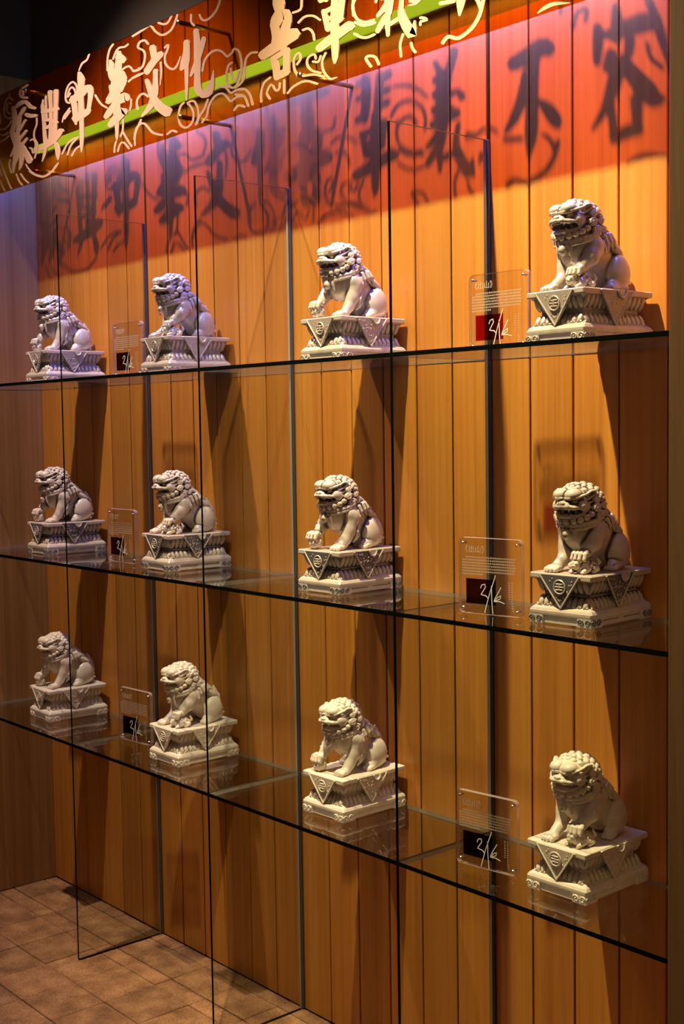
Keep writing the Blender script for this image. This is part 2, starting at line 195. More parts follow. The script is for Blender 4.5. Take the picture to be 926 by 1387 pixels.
 'wu': [[-1432,5020,-1441,5040,-1407,5010,-1424,5047,-1340,5003,-1359,5044,-1274,4998,-1297,5042,-1215,5000,-1239,5040,-1160,5003,-1182,5039,-1146,5011,-1158,5031],[-1300,5049,-1270,5041,-1313,5040,-1258,5025,-1317,5012,-1257,4996,-1321,4984,-1254,4968,-1326,4960,-1246,4943,-1328,4939,-1239,4921,-1319,4917,-1244,4902,-1307,4896,-1252,4885,-1293,4881,-1263,4875],[-1306,4828,-1345,4848,-1277,4832,-1348,4869,-1260,4845,-1334,4888,-1249,4851,-1310,4905,-1243,4855,-1266,4906,-1251,4863,-1213,4888,-1253,4864,-1193,4856,-1252,4848,-1193,4828,-1267,4827,-1204,4801,-1285,4801,-1216,4775,-1292,4771,-1223,4750,-1296,4742,-1230,4724,-1283,4724,-1247,4713],[-1339,4868,-1302,4861,-1351,4854,-1284,4843,-1342,4823,-1282,4813,-1337,4795,-1281,4783,-1341,4774,-1281,4758,-1349,4755,-1282,4735,-1337,4736,-1300,4725],[-1425,4713,-1446,4737,-1395,4707,-1433,4750,-1351,4713,-1392,4759,-1304,4720,-1348,4769,-1247,4729,-1294,4781,-1195,4737,-1244,4792,-1169,4741,-1216,4797,-1149,4745,-1195,4800,-1132,4761,-1158,4792],[-1345,4710,-1318,4707,-1353,4698,-1303,4694,-1345,4674,-1295,4669,-1338,4651,-1288,4645,-1334,4630,-1286,4622,-1331,4609,-1287,4601,-1321,4597,-1296,4592],[-1334,4687,-1346,4701,-1317,4684,-1338,4709,-1221,4701,-1242,4725,-1214,4708,-1225,4722],[-1244,4727,-1217,4721,-1256,4719,-1207,4707,-1261,4624,-1212,4613,-1250,4610,-1223,4604],[-1321,4600,-1334,4619,-1297,4594,-1321,4629,-1222,4600,-1246,4635,-1209,4610,-1222,4629]],
 'bei': [[-955,5029,-927,5024,-966,5018,-914,5009,-965,4985,-910,4975,-965,4952,-909,4939,-969,4914,-917,4900,-975,4873,-929,4860,-967,4859,-942,4852],[-868,5026,-840,5018,-881,5017,-832,5003,-888,4978,-840,4965,-894,4938,-848,4926,-897,4895,-854,4885,-900,4852,-859,4842,-892,4839,-869,4834],[-995,4861,-1006,4875,-978,4858,-998,4883,-928,4869,-948,4894,-921,4877,-932,4891],[-994,4944,-999,4954,-981,4940,-991,4959,-936,4943,-946,4962,-929,4948,-934,4958],[-991,4996,-998,5007,-979,4993,-991,5012,-943,4997,-955,5016,-936,5003,-943,5013],[-857,4985,-869,4998,-841,4983,-863,5007,-800,4992,-827,5021,-792,5002,-807,5019],[-869,4936,-879,4950,-853,4933,-871,4957,-808,4941,-825,4965,-800,4948,-810,4962],[-879,4892,-888,4906,-863,4888,-880,4913,-813,4895,-829,4920,-804,4903,-813,4916],[-902,4885,-880,4879,-911,4878,-871,4867,-917,4820,-868,4807,-921,4764,-866,4751,-921,4714,-866,4702,-918,4672,-868,4660,-917,4637,-870,4626,-914,4610,-874,4600,-910,4595,-882,4587,-905,4584,-890,4579,-903,4579,-894,4577],[-1010,4654,-1027,4672,-988,4650,-1019,4683,-945,4659,-979,4695,-901,4668,-937,4707,-847,4681,-883,4720,-801,4692,-834,4731,-786,4694,-813,4735,-780,4692,-801,4736,-762,4702,-774,4726],[-977,4828,-958,4826,-982,4820,-947,4816,-958,4736,-918,4733,-945,4725,-923,4723],[-848,4853,-827,4846,-859,4847,-820,4834,-875,4766,-836,4754,-868,4755,-846,4748],[-967,4807,-974,4819,-953,4803,-967,4824,-833,4813,-846,4833,-826,4818,-833,4829],[-942,4727,-952,4738,-928,4725,-947,4744,-837,4748,-855,4768,-832,4755,-842,4765],[-956,4769,-963,4778,-945,4766,-958,4783,-844,4781,-856,4797,-839,4786,-845,4795]],
 'yi': [[-586,5000,-572,5002,-587,4992,-561,4995,-579,4976,-549,4979,-572,4960,-538,4963,-565,4945,-529,4947,-559,4930,-520,4932,-545,4919,-523,4920],[-487,5030,-466,5021,-500,5024,-461,5008,-505,5009,-466,4993,-512,4994,-473,4978,-519,4977,-480,4961,-527,4960,-489,4943,-523,4947,-502,4938],[-553,4968,-517,4960,-568,4953,-503,4940,-571,4921,-501,4906,-573,4889,-499,4873,-576,4857,-501,4839,-578,4825,-504,4808,-577,4796,-510,4781,-575,4768,-517,4756,-573,4740,-523,4730,-571,4712,-530,4703,-563,4699,-540,4695],[-588,4925,-592,4941,-571,4917,-579,4947,-504,4912,-512,4942,-491,4918,-495,4934],[-588,4872,-595,4892,-567,4864,-579,4900,-503,4863,-515,4899,-488,4871,-495,4890],[-594,4820,-599,4840,-573,4811,-583,4847,-498,4810,-506,4840,-485,4816,-489,4832],[-597,4770,-608,4786,-579,4767,-599,4796,-551,4772,-572,4802,-523,4777,-544,4809,-492,4782,-513,4814,-461,4788,-481,4820,-451,4797,-462,4815],[-549,4765,-531,4752,-566,4764,-534,4740,-580,4751,-551,4730,-594,4740,-570,4720,-609,4729,-590,4712,-626,4718,-611,4705,-628,4712,-620,4705],[-557,4711,-540,4698,-574,4710,-543,4686,-590,4699,-559,4676,-606,4686,-575,4666,-619,4672,-591,4654,-632,4657,-607,4642,-632,4648,-618,4640],[-570,4711,-547,4707,-579,4701,-538,4695,-566,4619,-545,4616,-561,4613,-550,4611],[-494,4862,-501,4867,-487,4862,-500,4872,-475,4868,-489,4881,-472,4869,-469,4885,-470,4862,-446,4872,-462,4848,-430,4858,-446,4840,-429,4845],[-469,4771,-456,4767,-476,4767,-452,4760,-485,4737,-458,4730,-493,4709,-460,4702,-494,4683,-454,4682,-488,4657,-443,4663,-471,4625,-424,4636,-452,4598,-404,4611,-436,4578,-396,4598,-386,4575,-428,4596,-387,4603,-416,4611,-393,4637,-401,4639,-395,4639,-399,4640],[-549,4653,-555,4663,-538,4651,-549,4668,-475,4662,-486,4679,-470,4668,-475,4677]],
 'bu': [[-226,4894,-241,4917,-202,4887,-228,4930,-172,4889,-201,4938,-139,4893,-175,4945,-101,4902,-139,4956,-75,4907,-100,4964,-83,4909,-61,4954,-82,4907,-42,4939,-53,4899,-31,4916],[-135,4947,-105,4938,-149,4935,-95,4919,-156,4895,-99,4879,-161,4852,-102,4837,-161,4805,-103,4793,-159,4759,-104,4747,-162,4712,-105,4700,-164,4668,-109,4656,-160,4633,-123,4624,-153,4600,-139,4596,-150,4595,-143,4593],[-158,4881,-129,4870,-175,4872,-122,4851,-186,4834,-137,4814,-198,4798,-153,4779,-213,4766,-173,4746,-228,4739,-195,4719,-241,4718,-219,4703,-254,4700,-242,4692,-254,4695,-248,4691],[-110,4769,-103,4773,-107,4762,-96,4771,-94,4742,-69,4759,-84,4724,-42,4742,-69,4702,-21,4717,-55,4683,-7,4693,-46,4677,-8,4678,-36,4672,-14,4670,-30,4665,-18,4664]],
 'rong': [[124,4956,144,4952,116,4947,153,4939,114,4920,155,4910,113,4893,155,4882,114,4868,150,4858,116,4843,145,4835,121,4832,137,4828],[194,4999,212,4995,188,4990,220,4984,186,4969,227,4962,184,4949,232,4938,182,4927,231,4913,180,4903,228,4888,189,4885,216,4878],[142,4909,139,4921,153,4904,147,4925,184,4898,175,4928,219,4892,205,4932,268,4887,248,4939,311,4885,292,4944,332,4885,321,4939,349,4887,343,4932,367,4894,364,4919],[312,4984,327,4985,310,4973,338,4976,323,4940,355,4942,335,4907,371,4909,346,4876,382,4877,358,4843,391,4843,375,4803,399,4803,393,4761,407,4761,397,4756,405,4756],[250,4892,272,4884,239,4883,278,4870,234,4842,269,4830,240,4829,259,4822],[182,4869,207,4856,166,4862,211,4838,152,4820,187,4803,155,4807,174,4797],[222,4836,246,4822,205,4829,249,4805,186,4804,237,4777,169,4775,223,4749,160,4739,204,4718,150,4703,180,4686,132,4672,150,4660,110,4642,118,4636,109,4638,114,4635],[206,4833,227,4841,208,4816,246,4830,227,4785,272,4802,248,4754,297,4775,268,4723,323,4750,288,4697,345,4728,310,4677,358,4712,340,4660,360,4704,368,4663,364,4695,384,4674,381,4683,387,4676,386,4681],[169,4716,189,4714,163,4705,199,4703,170,4672,204,4670,176,4641,208,4638,178,4617,212,4613,178,4595,214,4590,187,4583,207,4580],[190,4587,182,4605,207,4582,193,4615,296,4590,279,4629,308,4601,299,4623],[266,4713,292,4708,256,4700,303,4692,266,4613,301,4608,274,4601,294,4598]],
}
SCROLL = [[-3986,5083,-3979,5082,-3988,5081,-3975,5079,-3987,5073,-3971,5071,-3986,5064,-3968,5062,-3981,5055,-3963,5055,-3971,5046,-3955,5049,-3958,5038,-3944,5042,-3946,5031,-3932,5035,-3937,5029,-3930,5031],
[-3929,5037,-3935,5033,-3933,5041,-3944,5035,-3952,5050,-3963,5044,-3973,5060,-3980,5052,-3999,5065,-3990,5055,-4021,5059,-4004,5051,-4039,5049,-4020,5041,-4053,5037,-4033,5030,-4062,5024,-4041,5018,-4066,5010,-4046,5006,-4068,4996,-4047,4993,-4066,4982,-4046,4980,-4062,4968,-4041,4967,-4052,4955,-4034,4956,-4034,4943,-4022,4948,-4013,4934,-4005,4942,-3993,4928,-3991,4937,-3976,4926,-3983,4936,-3963,4928,-3974,4938,-3952,4929,-3963,4939,-3948,4932,-3954,4937],
[-3954,5017,-3958,5013,-3960,5021,-3966,5014,-3974,5026,-3980,5018,-3990,5031,-3992,5022,-4010,5032,-3996,5023,-4021,5026,-4002,5019,-4028,5016,-4008,5010,-4032,5005,-4012,5001,-4032,4995,-4011,4992,-4028,4985,-4008,4983,-4021,4975,-4003,4976,-4009,4967,-3996,4971,-3996,4961,-3986,4967,-3984,4955,-3974,4962,-3975,4954,-3969,4957],
[-4132,4891,-4132,4896,-4124,4888,-4124,4897,-4100,4883,-4100,4893,-4075,4879,-4077,4889,-4050,4877,-4058,4887,-4026,4880,-4039,4889,-4005,4885,-4020,4894,-3987,4890,-4003,4899,-3973,4896,-3990,4904,-3961,4903,-3979,4911,-3950,4910,-3968,4918,-3950,4914,-3960,4918],
[-4135,4862,-4132,4866,-4129,4857,-4123,4865,-4110,4851,-4104,4859,-4090,4845,-4086,4854,-4067,4841,-4070,4851,-4044,4841,-4053,4851,-4024,4843,-4035,4853,-4004,4846,-4015,4856,-4000,4849,-4006,4854],
[-4134,4812,-4139,4817,-4125,4810,-4134,4820,-4101,4811,-4109,4821,-4076,4811,-4085,4821,-4053,4813,-4064,4823,-4033,4816,-4046,4826,-4016,4821,-4029,4830,-3998,4825,-4012,4834,-3996,4828,-4003,4833],
[-4145,4710,-4134,4710,-4148,4706,-4127,4706,-4134,4683,-4114,4683,-4120,4660,-4100,4659,-4105,4636,-4085,4636,-4088,4612,-4068,4612,-4069,4588,-4050,4588,-4051,4565,-4032,4565,-4035,4543,-4016,4543,-4019,4521,-4000,4522,-4004,4500,-3984,4501,-3997,4496,-3986,4497],
[-4155,4585,-4144,4585,-4157,4581,-4137,4581,-4146,4567,-4126,4567,-4135,4552,-4115,4553,-4124,4539,-4104,4540,-4113,4526,-4094,4527,-4102,4514,-4083,4516,-4091,4502,-4072,4504,-4083,4499,-4073,4500],
[-4002,4687,-3991,4685,-4008,4685,-3988,4680,-4015,4675,-3994,4669,-4021,4663,-4000,4659,-4023,4650,-4002,4648,-4017,4634,-3997,4633,-4007,4617,-3987,4617,-3997,4601,-3977,4600,-3990,4597,-3979,4597],
[-3927,4586,-3916,4586,-3929,4582,-3910,4582,-3919,4566,-3900,4566,-3909,4550,-3890,4551,-3897,4535,-3879,4537,-3883,4523,-3867,4526,-3868,4512,-3852,4516,-3853,4502,-3838,4506,-3845,4499,-3836,4502],
[-3872,4579,-3862,4580,-3872,4575,-3854,4577,-3856,4561,-3839,4563,-3840,4547,-3823,4549,-3823,4533,-3808,4537,-3805,4522,-3791,4526,-3786,4511,-3773,4516,-3768,4501,-3755,4506,-3760,4499,-3753,4502],
[-3644,4882,-3634,4881,-3648,4879,-3629,4877,-3646,4864,-3627,4861,-3644,4849,-3625,4846,-3646,4835,-3627,4830,-3655,4823,-3637,4816,-3669,4810,-3652,4804,-3681,4797,-3662,4791,-3685,4783,-3666,4779,-3687,4769,-3667,4766,-3683,4755,-3664,4754,-3671,4741,-3655,4743,-3657,4729,-3640,4731,-3648,4719,-3629,4718,-3647,4707,-3627,4704,-3650,4695,-3631,4690,-3656,4682,-3637,4677,-3664,4669,-3645,4663,-3674,4656,-3656,4650,-3685,4642,-3667,4636,-3683,4638,-3673,4635],
[-3728,4750,-3732,4756,-3719,4748,-3727,4758,-3706,4749,-3714,4758,-3695,4749,-3698,4759,-3690,4748,-3680,4754,-3682,4743,-3666,4745,-3674,4733,-3656,4733,-3669,4723,-3650,4721,-3669,4710,-3650,4707,-3672,4696,-3653,4692,-3677,4686,-3658,4680,-3684,4680,-3668,4672,-3692,4677,-3681,4668,-3690,4675,-3702,4670,-3692,4680,-3710,4680,-3695,4691,-3714,4692,-3701,4701,-3719,4700,-3713,4708,-3723,4702,-3725,4712,-3730,4704,-3735,4714,-3739,4706,-3743,4714,-3745,4710],
[-4262,4993,-4270,4998,-4253,4992,-4267,5002,-4218,5000,-4233,5010,-4184,5008,-4197,5017,-4160,5010,-4165,5020,-4148,5006,-4136,5012,-4137,4998,-4118,4999,-4127,4986,-4107,4985,-4121,4971,-4100,4968,-4118,4953,-4097,4949,-4119,4939,-4098,4934,-4124,4933,-4105,4925,-4133,4929,-4116,4920,-4142,4925,-4125,4916,-4143,4921,-4134,4916],
[-4335,4797,-4328,4801,-4331,4793,-4318,4799,-4298,4778,-4286,4784,-4267,4763,-4253,4768,-4239,4746,-4222,4749,-4215,4724,-4196,4726,-4193,4699,-4173,4699,-4174,4673,-4154,4674,-4158,4650,-4138,4650,-4145,4627,-4124,4626,-4131,4604,-4111,4603,-4125,4600,-4114,4600],
[-3798,4625,-3791,4626,-3799,4623,-3787,4624,-3787,4606,-3770,4607,-3775,4589,-3754,4592,-3756,4572,-3736,4578,-3729,4557,-3712,4565,-3698,4543,-3685,4552,-3666,4531,-3656,4541,-3634,4521,-3626,4532,-3599,4512,-3597,4524,-3563,4507,-3568,4520,-3527,4509,-3538,4521,-3492,4514,-3506,4526,-3462,4520,-3479,4532,-3439,4528,-3458,4539,-3421,4537,-3442,4547,-3407,4544,-3427,4555,-3396,4550,-3414,4560,-3388,4556,-3402,4563,-3380,4561,-3391,4567,-3379,4564,-3385,4567],
[-3833,5078,-3819,5073,-3842,5076,-3816,5067,-3848,5069,-3821,5060,-3854,5060,-3827,5053,-3855,5051,-3828,5047,-3850,5041,-3825,5041,-3839,5031,-3819,5036,-3821,5021,-3810,5031,-3797,5014,-3793,5026,-3770,5008,-3769,5021,-3745,5003,-3744,5015,-3735,5004,-3734,5010],
[-3818,5075,-3824,5082,-3806,5072,-3817,5085,-3791,5072,-3802,5085,-3775,5072,-3787,5086,-3760,5072,-3774,5086,-3749,5074,-3765,5087,-3739,5075,-3756,5088,-3731,5077,-3748,5090,-3727,5081,-3736,5088],
[-3810,5067,-3795,5065,-3815,5063,-3788,5059,-3812,5037,-3784,5033,-3805,5031,-3790,5029],
[-3224,4875,-3227,4871,-3230,4880,-3236,4871,-3244,4885,-3250,4876,-3256,4888,-3268,4882,-3263,4893,-3282,4893,-3267,4905,-3288,4908,-3268,4921,-3289,4925,-3265,4936,-3285,4941,-3258,4949,-3277,4956,-3246,4962,-3265,4970,-3234,4972,-3251,4980,-3219,4977,-3233,4987,-3203,4980,-3212,4991,-3191,4980,-3190,4990,-3182,4976,-3170,4981,-3170,4967,-3154,4970,-3161,4957,-3143,4957,-3155,4945,-3136,4943,-3152,4931,-3133,4928,-3149,4917,-3129,4914,-3144,4912,-3133,4911],
[-3252,4910,-3263,4913,-3246,4912,-3266,4918,-3239,4924,-3259,4930,-3232,4937,-3252,4943,-3224,4946,-3242,4953,-3215,4950,-3230,4960,-3205,4953,-3214,4963,-3200,4952,-3195,4961,-3194,4949,-3179,4952,-3185,4940,-3167,4942,-3178,4932,-3159,4931,-3175,4924,-3155,4921,-3175,4916,-3155,4913,-3175,4908,-3155,4904,-3170,4903,-3159,4901],
[-3250,4909,-3260,4914,-3242,4909,-3259,4918,-3216,4924,-3233,4932,-3216,4928,-3225,4933],
[-3324,4782,-3330,4784,-3320,4783,-3332,4786,-3313,4792,-3328,4797,-3306,4802,-3323,4808,-3294,4811,-3312,4819,-3275,4821,-3292,4830,-3251,4831,-3267,4840,-3227,4842,-3242,4851,-3225,4846,-3234,4851],
[-3299,4795,-3308,4800,-3291,4795,-3307,4804,-3222,4826,-3238,4835,-3221,4830,-3230,4835],
[-3116,5030,-3122,5032,-3112,5030,-3123,5035,-3099,5041,-3113,5046,-3086,5051,-3102,5058,-3073,5058,-3088,5068,-3057,5061,-3068,5072,-3038,5062,-3048,5073,-3019,5066,-3034,5075,-3007,5074,-3024,5081,-2999,5083,-3017,5090,-2991,5092,-3009,5099,-2993,5097,-3003,5100],
[-2954,4865,-2944,4866,-2954,4861,-2937,4862,-2944,4849,-2927,4850,-2933,4837,-2917,4839,-2922,4825,-2906,4827,-2911,4814,-2895,4817,-2899,4804,-2884,4807,-2884,4793,-2871,4798,-2866,4783,-2855,4789,-2846,4774,-2837,4780,-2827,4765,-2818,4771,-2819,4763,-2814,4767],
[-3335,4602,-3345,4606,-3328,4603,-3346,4610,-3310,4617,-3328,4625,-3292,4631,-3310,4639,-3274,4643,-3291,4651,-3255,4651,-3270,4660,-3235,4657,-3248,4667,-3214,4661,-3225,4671,-3193,4663,-3200,4673,-3169,4663,-3176,4673,-3145,4663,-3152,4673,-3140,4665,-3143,4671],
[-3273,4586,-3283,4590,-3266,4588,-3285,4594,-3252,4605,-3271,4611,-3239,4621,-3258,4628,-3223,4634,-3240,4642,-3202,4644,-3217,4653,-3177,4652,-3191,4661,-3152,4660,-3166,4669,-3150,4664,-3157,4669],
[-3224,4573,-3233,4577,-3216,4574,-3234,4582,-3202,4584,-3220,4591,-3189,4593,-3206,4601,-3175,4601,-3190,4610,-3160,4605,-3172,4615,-3143,4608,-3154,4618,-3126,4611,-3137,4621,-3122,4614,-3128,4620],
[-2802,4960,-2812,4963,-2798,4963,-2817,4967,-2798,4982,-2816,4986,-2798,5000,-2816,5005,-2795,5018,-2813,5023,-2789,5036,-2807,5042,-2780,5054,-2798,5060,-2770,5067,-2787,5075,-2759,5075,-2774,5084,-2746,5080,-2761,5089,-2733,5086,-2747,5095,-2732,5089,-2740,5094],
[-2742,5007,-2752,5011,-2736,5009,-2753,5015,-2727,5019,-2744,5026,-2717,5030,-2734,5037,-2707,5039,-2723,5047,-2697,5045,-2712,5054,-2686,5050,-2698,5059,-2674,5052,-2682,5062,-2660,5051,-2662,5061,-2641,5047,-2642,5057,-2622,5044,-2627,5054,-2606,5045,-2616,5055,-2594,5048,-2605,5057,-2583,5050,-2594,5060,-2580,5053,-2586,5059],
[-2479,4911,-2473,4906,-2487,4912,-2476,4903,-2504,4908,-2493,4899,-2521,4905,-2512,4895,-2532,4905,-2537,4897,-2544,4914,-2557,4911,-2560,4930,-2573,4927,-2584,4944,-2587,4935,-2615,4947,-2608,4937,-2645,4944,-2635,4934,-2665,4939,-2650,4931,-2663,4928,-2648,4930,-2649,4918,-2638,4923,-2637,4911,-2626,4915,-2629,4908,-2623,4911],
[-2596,4857,-2602,4863,-2588,4856,-2599,4866,-2572,4860,-2583,4869,-2556,4864,-2567,4873,-2540,4866,-2549,4876,-2520,4868,-2529,4878,-2500,4870,-2508,4880,-2479,4871,-2487,4881,-2475,4874,-2479,4879],
[-2585,4706,-2594,4709,-2579,4708,-2596,4713,-2574,4716,-2591,4721,-2569,4724,-2586,4729,-2564,4733,-2582,4737,-2563,4742,-2581,4746,-2563,4752,-2581,4755,-2563,4761,-2581,4764,-2567,4765,-2577,4767],
[-2512,4702,-2522,4703,-2509,4704,-2526,4707,-2509,4717,-2526,4720,-2510,4729,-2527,4733,-2507,4739,-2524,4745,-2500,4746,-2515,4754,-2488,4753,-2503,4761,-2477,4759,-2491,4767,-2476,4763,-2484,4767],
[-2662,4677,-2652,4675,-2666,4675,-2648,4671,-2668,4655,-2650,4652,-2670,4636,-2652,4633,-2673,4621,-2655,4616,-2679,4610,-2663,4604,-2688,4602,-2671,4595,-2697,4593,-2680,4587,-2696,4589,-2687,4586],
[-2672,4612,-2663,4613,-2673,4608,-2657,4610,-2658,4592,-2642,4593,-2644,4575,-2628,4576,-2630,4559,-2614,4561,-2615,4544,-2600,4546,-2601,4530,-2586,4532,-2587,4516,-2572,4519,-2580,4513,-2572,4515],
[-2752,4513,-2762,4515,-2747,4516,-2766,4519,-2745,4527,-2764,4530,-2744,4538,-2762,4542,-2741,4547,-2759,4552,-2737,4554,-2755,4560,-2732,4561,-2749,4567,-2727,4567,-2744,4573,-2728,4572,-2738,4575],
[-2717,4511,-2726,4514,-2711,4513,-2728,4519,-2703,4525,-2721,4531,-2696,4537,-2713,4543,-2687,4546,-2703,4553,-2678,4550,-2690,4559,-2671,4551,-2674,4560,-2663,4549,-2654,4555,-2649,4540,-2636,4543,-2632,4524,-2617,4528,-2614,4509,-2599,4512,-2607,4506,-2599,4508],
[-2539,4514,-2549,4515,-2535,4517,-2553,4520,-2535,4532,-2553,4535,-2536,4547,-2553,4551,-2533,4562,-2550,4566,-2526,4576,-2542,4581,-2515,4590,-2532,4596,-2505,4601,-2521,4608,-2497,4609,-2513,4616,-2490,4614,-2505,4621,-2482,4619,-2497,4627,-2482,4623,-2490,4627],
[-2545,5082,-2550,5088,-2536,5080,-2546,5091,-2517,5081,-2526,5092,-2497,5082,-2507,5094,-2476,5084,-2486,5095,-2452,5087,-2463,5098,-2427,5089,-2438,5101,-2405,5092,-2416,5103,-2388,5094,-2398,5105,-2375,5096,-2381,5107,-2368,5094,-2360,5102,-2358,5086,-2342,5089,-2344,5071,-2328,5073,-2327,5055,-2313,5059,-2305,5041,-2294,5047,-2281,5027,-2274,5035,-2253,5018,-2254,5028,-2223,5015,-2231,5026,-2194,5018,-2205,5028,-2168,5023,-2182,5033,-2149,5034,-2165,5043,-2133,5048,-2150,5056,-2121,5061,-2138,5069,-2113,5070,-2131,5078,-2108,5079,-2126,5085,-2104,5087,-2121,5093,-2106,5091,-2115,5095],
[-2298,5096,-2294,5100,-2294,5091,-2286,5099,-2277,5083,-2269,5091,-2259,5075,-2253,5084,-2240,5069,-2240,5079,-2222,5066,-2227,5077,-2204,5066,-2214,5077,-2188,5070,-2202,5080,-2175,5078,-2191,5086,-2164,5088,-2180,5096,-2153,5098,-2169,5106,-2153,5103,-2163,5107],
[-2382,5007,-2391,5005,-2383,5012,-2399,5009,-2394,5021,-2410,5018,-2406,5032,-2419,5027,-2422,5041,-2428,5032,-2442,5045,-2439,5034,-2462,5046,-2453,5035,-2479,5043,-2465,5033,-2492,5037,-2474,5028,-2501,5027,-2481,5021,-2500,5015,-2482,5015,-2482,5003,-2473,5010,-2461,4994,-2452,5001,-2446,4985,-2432,4990,-2439,4977,-2420,4977,-2434,4967,-2414,4964,-2433,4956,-2413,4951,-2437,4941,-2418,4935,-2446,4926,-2427,4918,-2457,4914,-2440,4905,-2471,4909,-2458,4898,-2489,4906,-2479,4895,-2506,4906,-2499,4894,-2520,4907,-2517,4895,-2534,4909,-2534,4899,-2550,4912,-2550,4902,-2557,4912,-2557,4906],
[-2556,4867,-2561,4873,-2548,4864,-2556,4876,-2446,4868,-2454,4879,-2441,4870,-2446,4876],
[-2236,4951,-2243,4957,-2228,4950,-2240,4961,-2215,4954,-2227,4964,-2203,4958,-2214,4968,-2208,4961,-2193,4964,-2210,4959,-2191,4953,-2215,4949,-2197,4942,-2221,4939,-2204,4932,-2229,4932,-2212,4924,-2239,4924,-2221,4917,-2245,4914,-2227,4908,-2246,4899,-2228,4896,-2244,4882,-2225,4881,-2235,4866,-2218,4868,-2218,4851,-2205,4856,-2196,4838,-2187,4845,-2174,4829,-2171,4839,-2154,4826,-2160,4837,-2136,4828,-2148,4839,-2121,4835,-2136,4844,-2109,4847,-2124,4853,-2099,4862,-2111,4867,-2090,4877,-2098,4881,-2091,4880,-2095,4881],
[-2282,4895,-2272,4893,-2286,4892,-2267,4888,-2284,4876,-2265,4872,-2283,4860,-2263,4856,-2282,4843,-2263,4839,-2284,4823,-2268,4819,-2287,4801,-2276,4798,-2290,4778,-2284,4776,-2289,4777,-2286,4776],
[-1995,5065,-1985,5062,-1999,5062,-1981,5057,-2001,5050,-1983,5045,-2002,5038,-1984,5034,-2000,5026,-1983,5024,-1992,5015,-1978,5018,-1982,5007,-1969,5011,-1973,4999,-1960,5003,-1965,4997,-1958,4999],
[-1924,5046,-1915,5045,-1926,5042,-1909,5041,-1920,5032,-1904,5031,-1914,5021,-1898,5022,-1904,5011,-1892,5016,-1890,5003,-1884,5011,-1873,4998,-1873,5008,-1854,4995,-1861,5006,-1834,4997,-1843,5008,-1812,5002,-1822,5012,-1791,5006,-1801,5016,-1788,5009,-1794,5015],
[-2395,4741,-2401,4738,-2397,4746,-2410,4740,-2413,4756,-2425,4750,-2429,4766,-2439,4759,-2449,4773,-2449,4763,-2471,4774,-2461,4763,-2490,4770,-2476,4760,-2505,4764,-2489,4755,-2516,4755,-2498,4748,-2523,4745,-2503,4739,-2526,4734,-2506,4730,-2525,4722,-2505,4720,-2520,4711,-2501,4709,-2516,4699,-2496,4698,-2510,4695,-2499,4694],
[-2545,4545,-2556,4548,-2539,4548,-2559,4553,-2533,4564,-2553,4570,-2528,4580,-2548,4586,-2520,4593,-2538,4601,-2506,4603,-2523,4612,-2490,4610,-2504,4620,-2476,4614,-2484,4625,-2465,4613,-2464,4623,-2454,4609,-2445,4617,-2440,4602,-2427,4607,-2423,4588,-2408,4592,-2404,4570,-2389,4574,-2384,4554,-2371,4560,-2362,4543,-2354,4551,-2342,4536,-2336,4545,-2323,4530,-2318,4539,-2307,4525,-2303,4535,-2291,4522,-2289,4531,-2277,4518,-2275,4528,-2269,4519,-2268,4524],
[-2481,4643,-2471,4639,-2488,4641,-2470,4634,-2514,4615,-2495,4608,-2512,4610,-2502,4606],
[-2233,4514,-2240,4519,-2225,4513,-2237,4523,-2210,4517,-2222,4527,-2196,4521,-2206,4532,-2184,4523,-2188,4533,-2173,4520,-2169,4530,-2160,4515,-2153,4524,-2146,4510,-2139,4518,-2138,4509,-2134,4514],
[-2070,4651,-2063,4645,-2077,4651,-2065,4642,-2089,4648,-2077,4638,-2102,4644,-2087,4635,-2113,4636,-2096,4629,-2122,4623,-2104,4617,-2129,4606,-2110,4602,-2132,4590,-2113,4586,-2131,4574,-2113,4571,-2126,4557,-2108,4557,-2116,4542,-2100,4545,-2099,4529,-2088,4535,-2077,4519,-2071,4528,-2054,4514,-2057,4524,-2031,4515,-2040,4525,-2009,4522,-2023,4531,-1993,4532,-2009,4539,-1983,4546,-2001,4551,-1979,4563,-1997,4566,-1980,4579,-1997,4581,-1987,4595,-2004,4595,-2000,4611,-2016,4608,-2012,4623,-2026,4620,-2023,4632,-2035,4626,-2032,4636,-2045,4632,-2032,4633,-2047,4642,-2022,4635,-2031,4645,-2003,4636,-2007,4647,-1990,4634,-1983,4642,-1979,4626,-1965,4629,-1968,4611,-1952,4612,-1959,4596,-1942,4596,-1955,4583,-1938,4581,-1954,4570,-1937,4566,-1956,4557,-1939,4552,-1961,4545,-1944,4539,-1970,4533,-1953,4527,-1978,4521,-1961,4515,-1977,4516,-1967,4513],
[-1957,4517,-1966,4520,-1951,4519,-1968,4525,-1944,4529,-1961,4535,-1938,4539,-1954,4546,-1929,4549,-1945,4556,-1917,4557,-1931,4566,-1901,4565,-1916,4574,-1887,4576,-1902,4583,-1875,4588,-1891,4595,-1864,4602,-1880,4609,-1854,4616,-1870,4622,-1855,4620,-1864,4624],
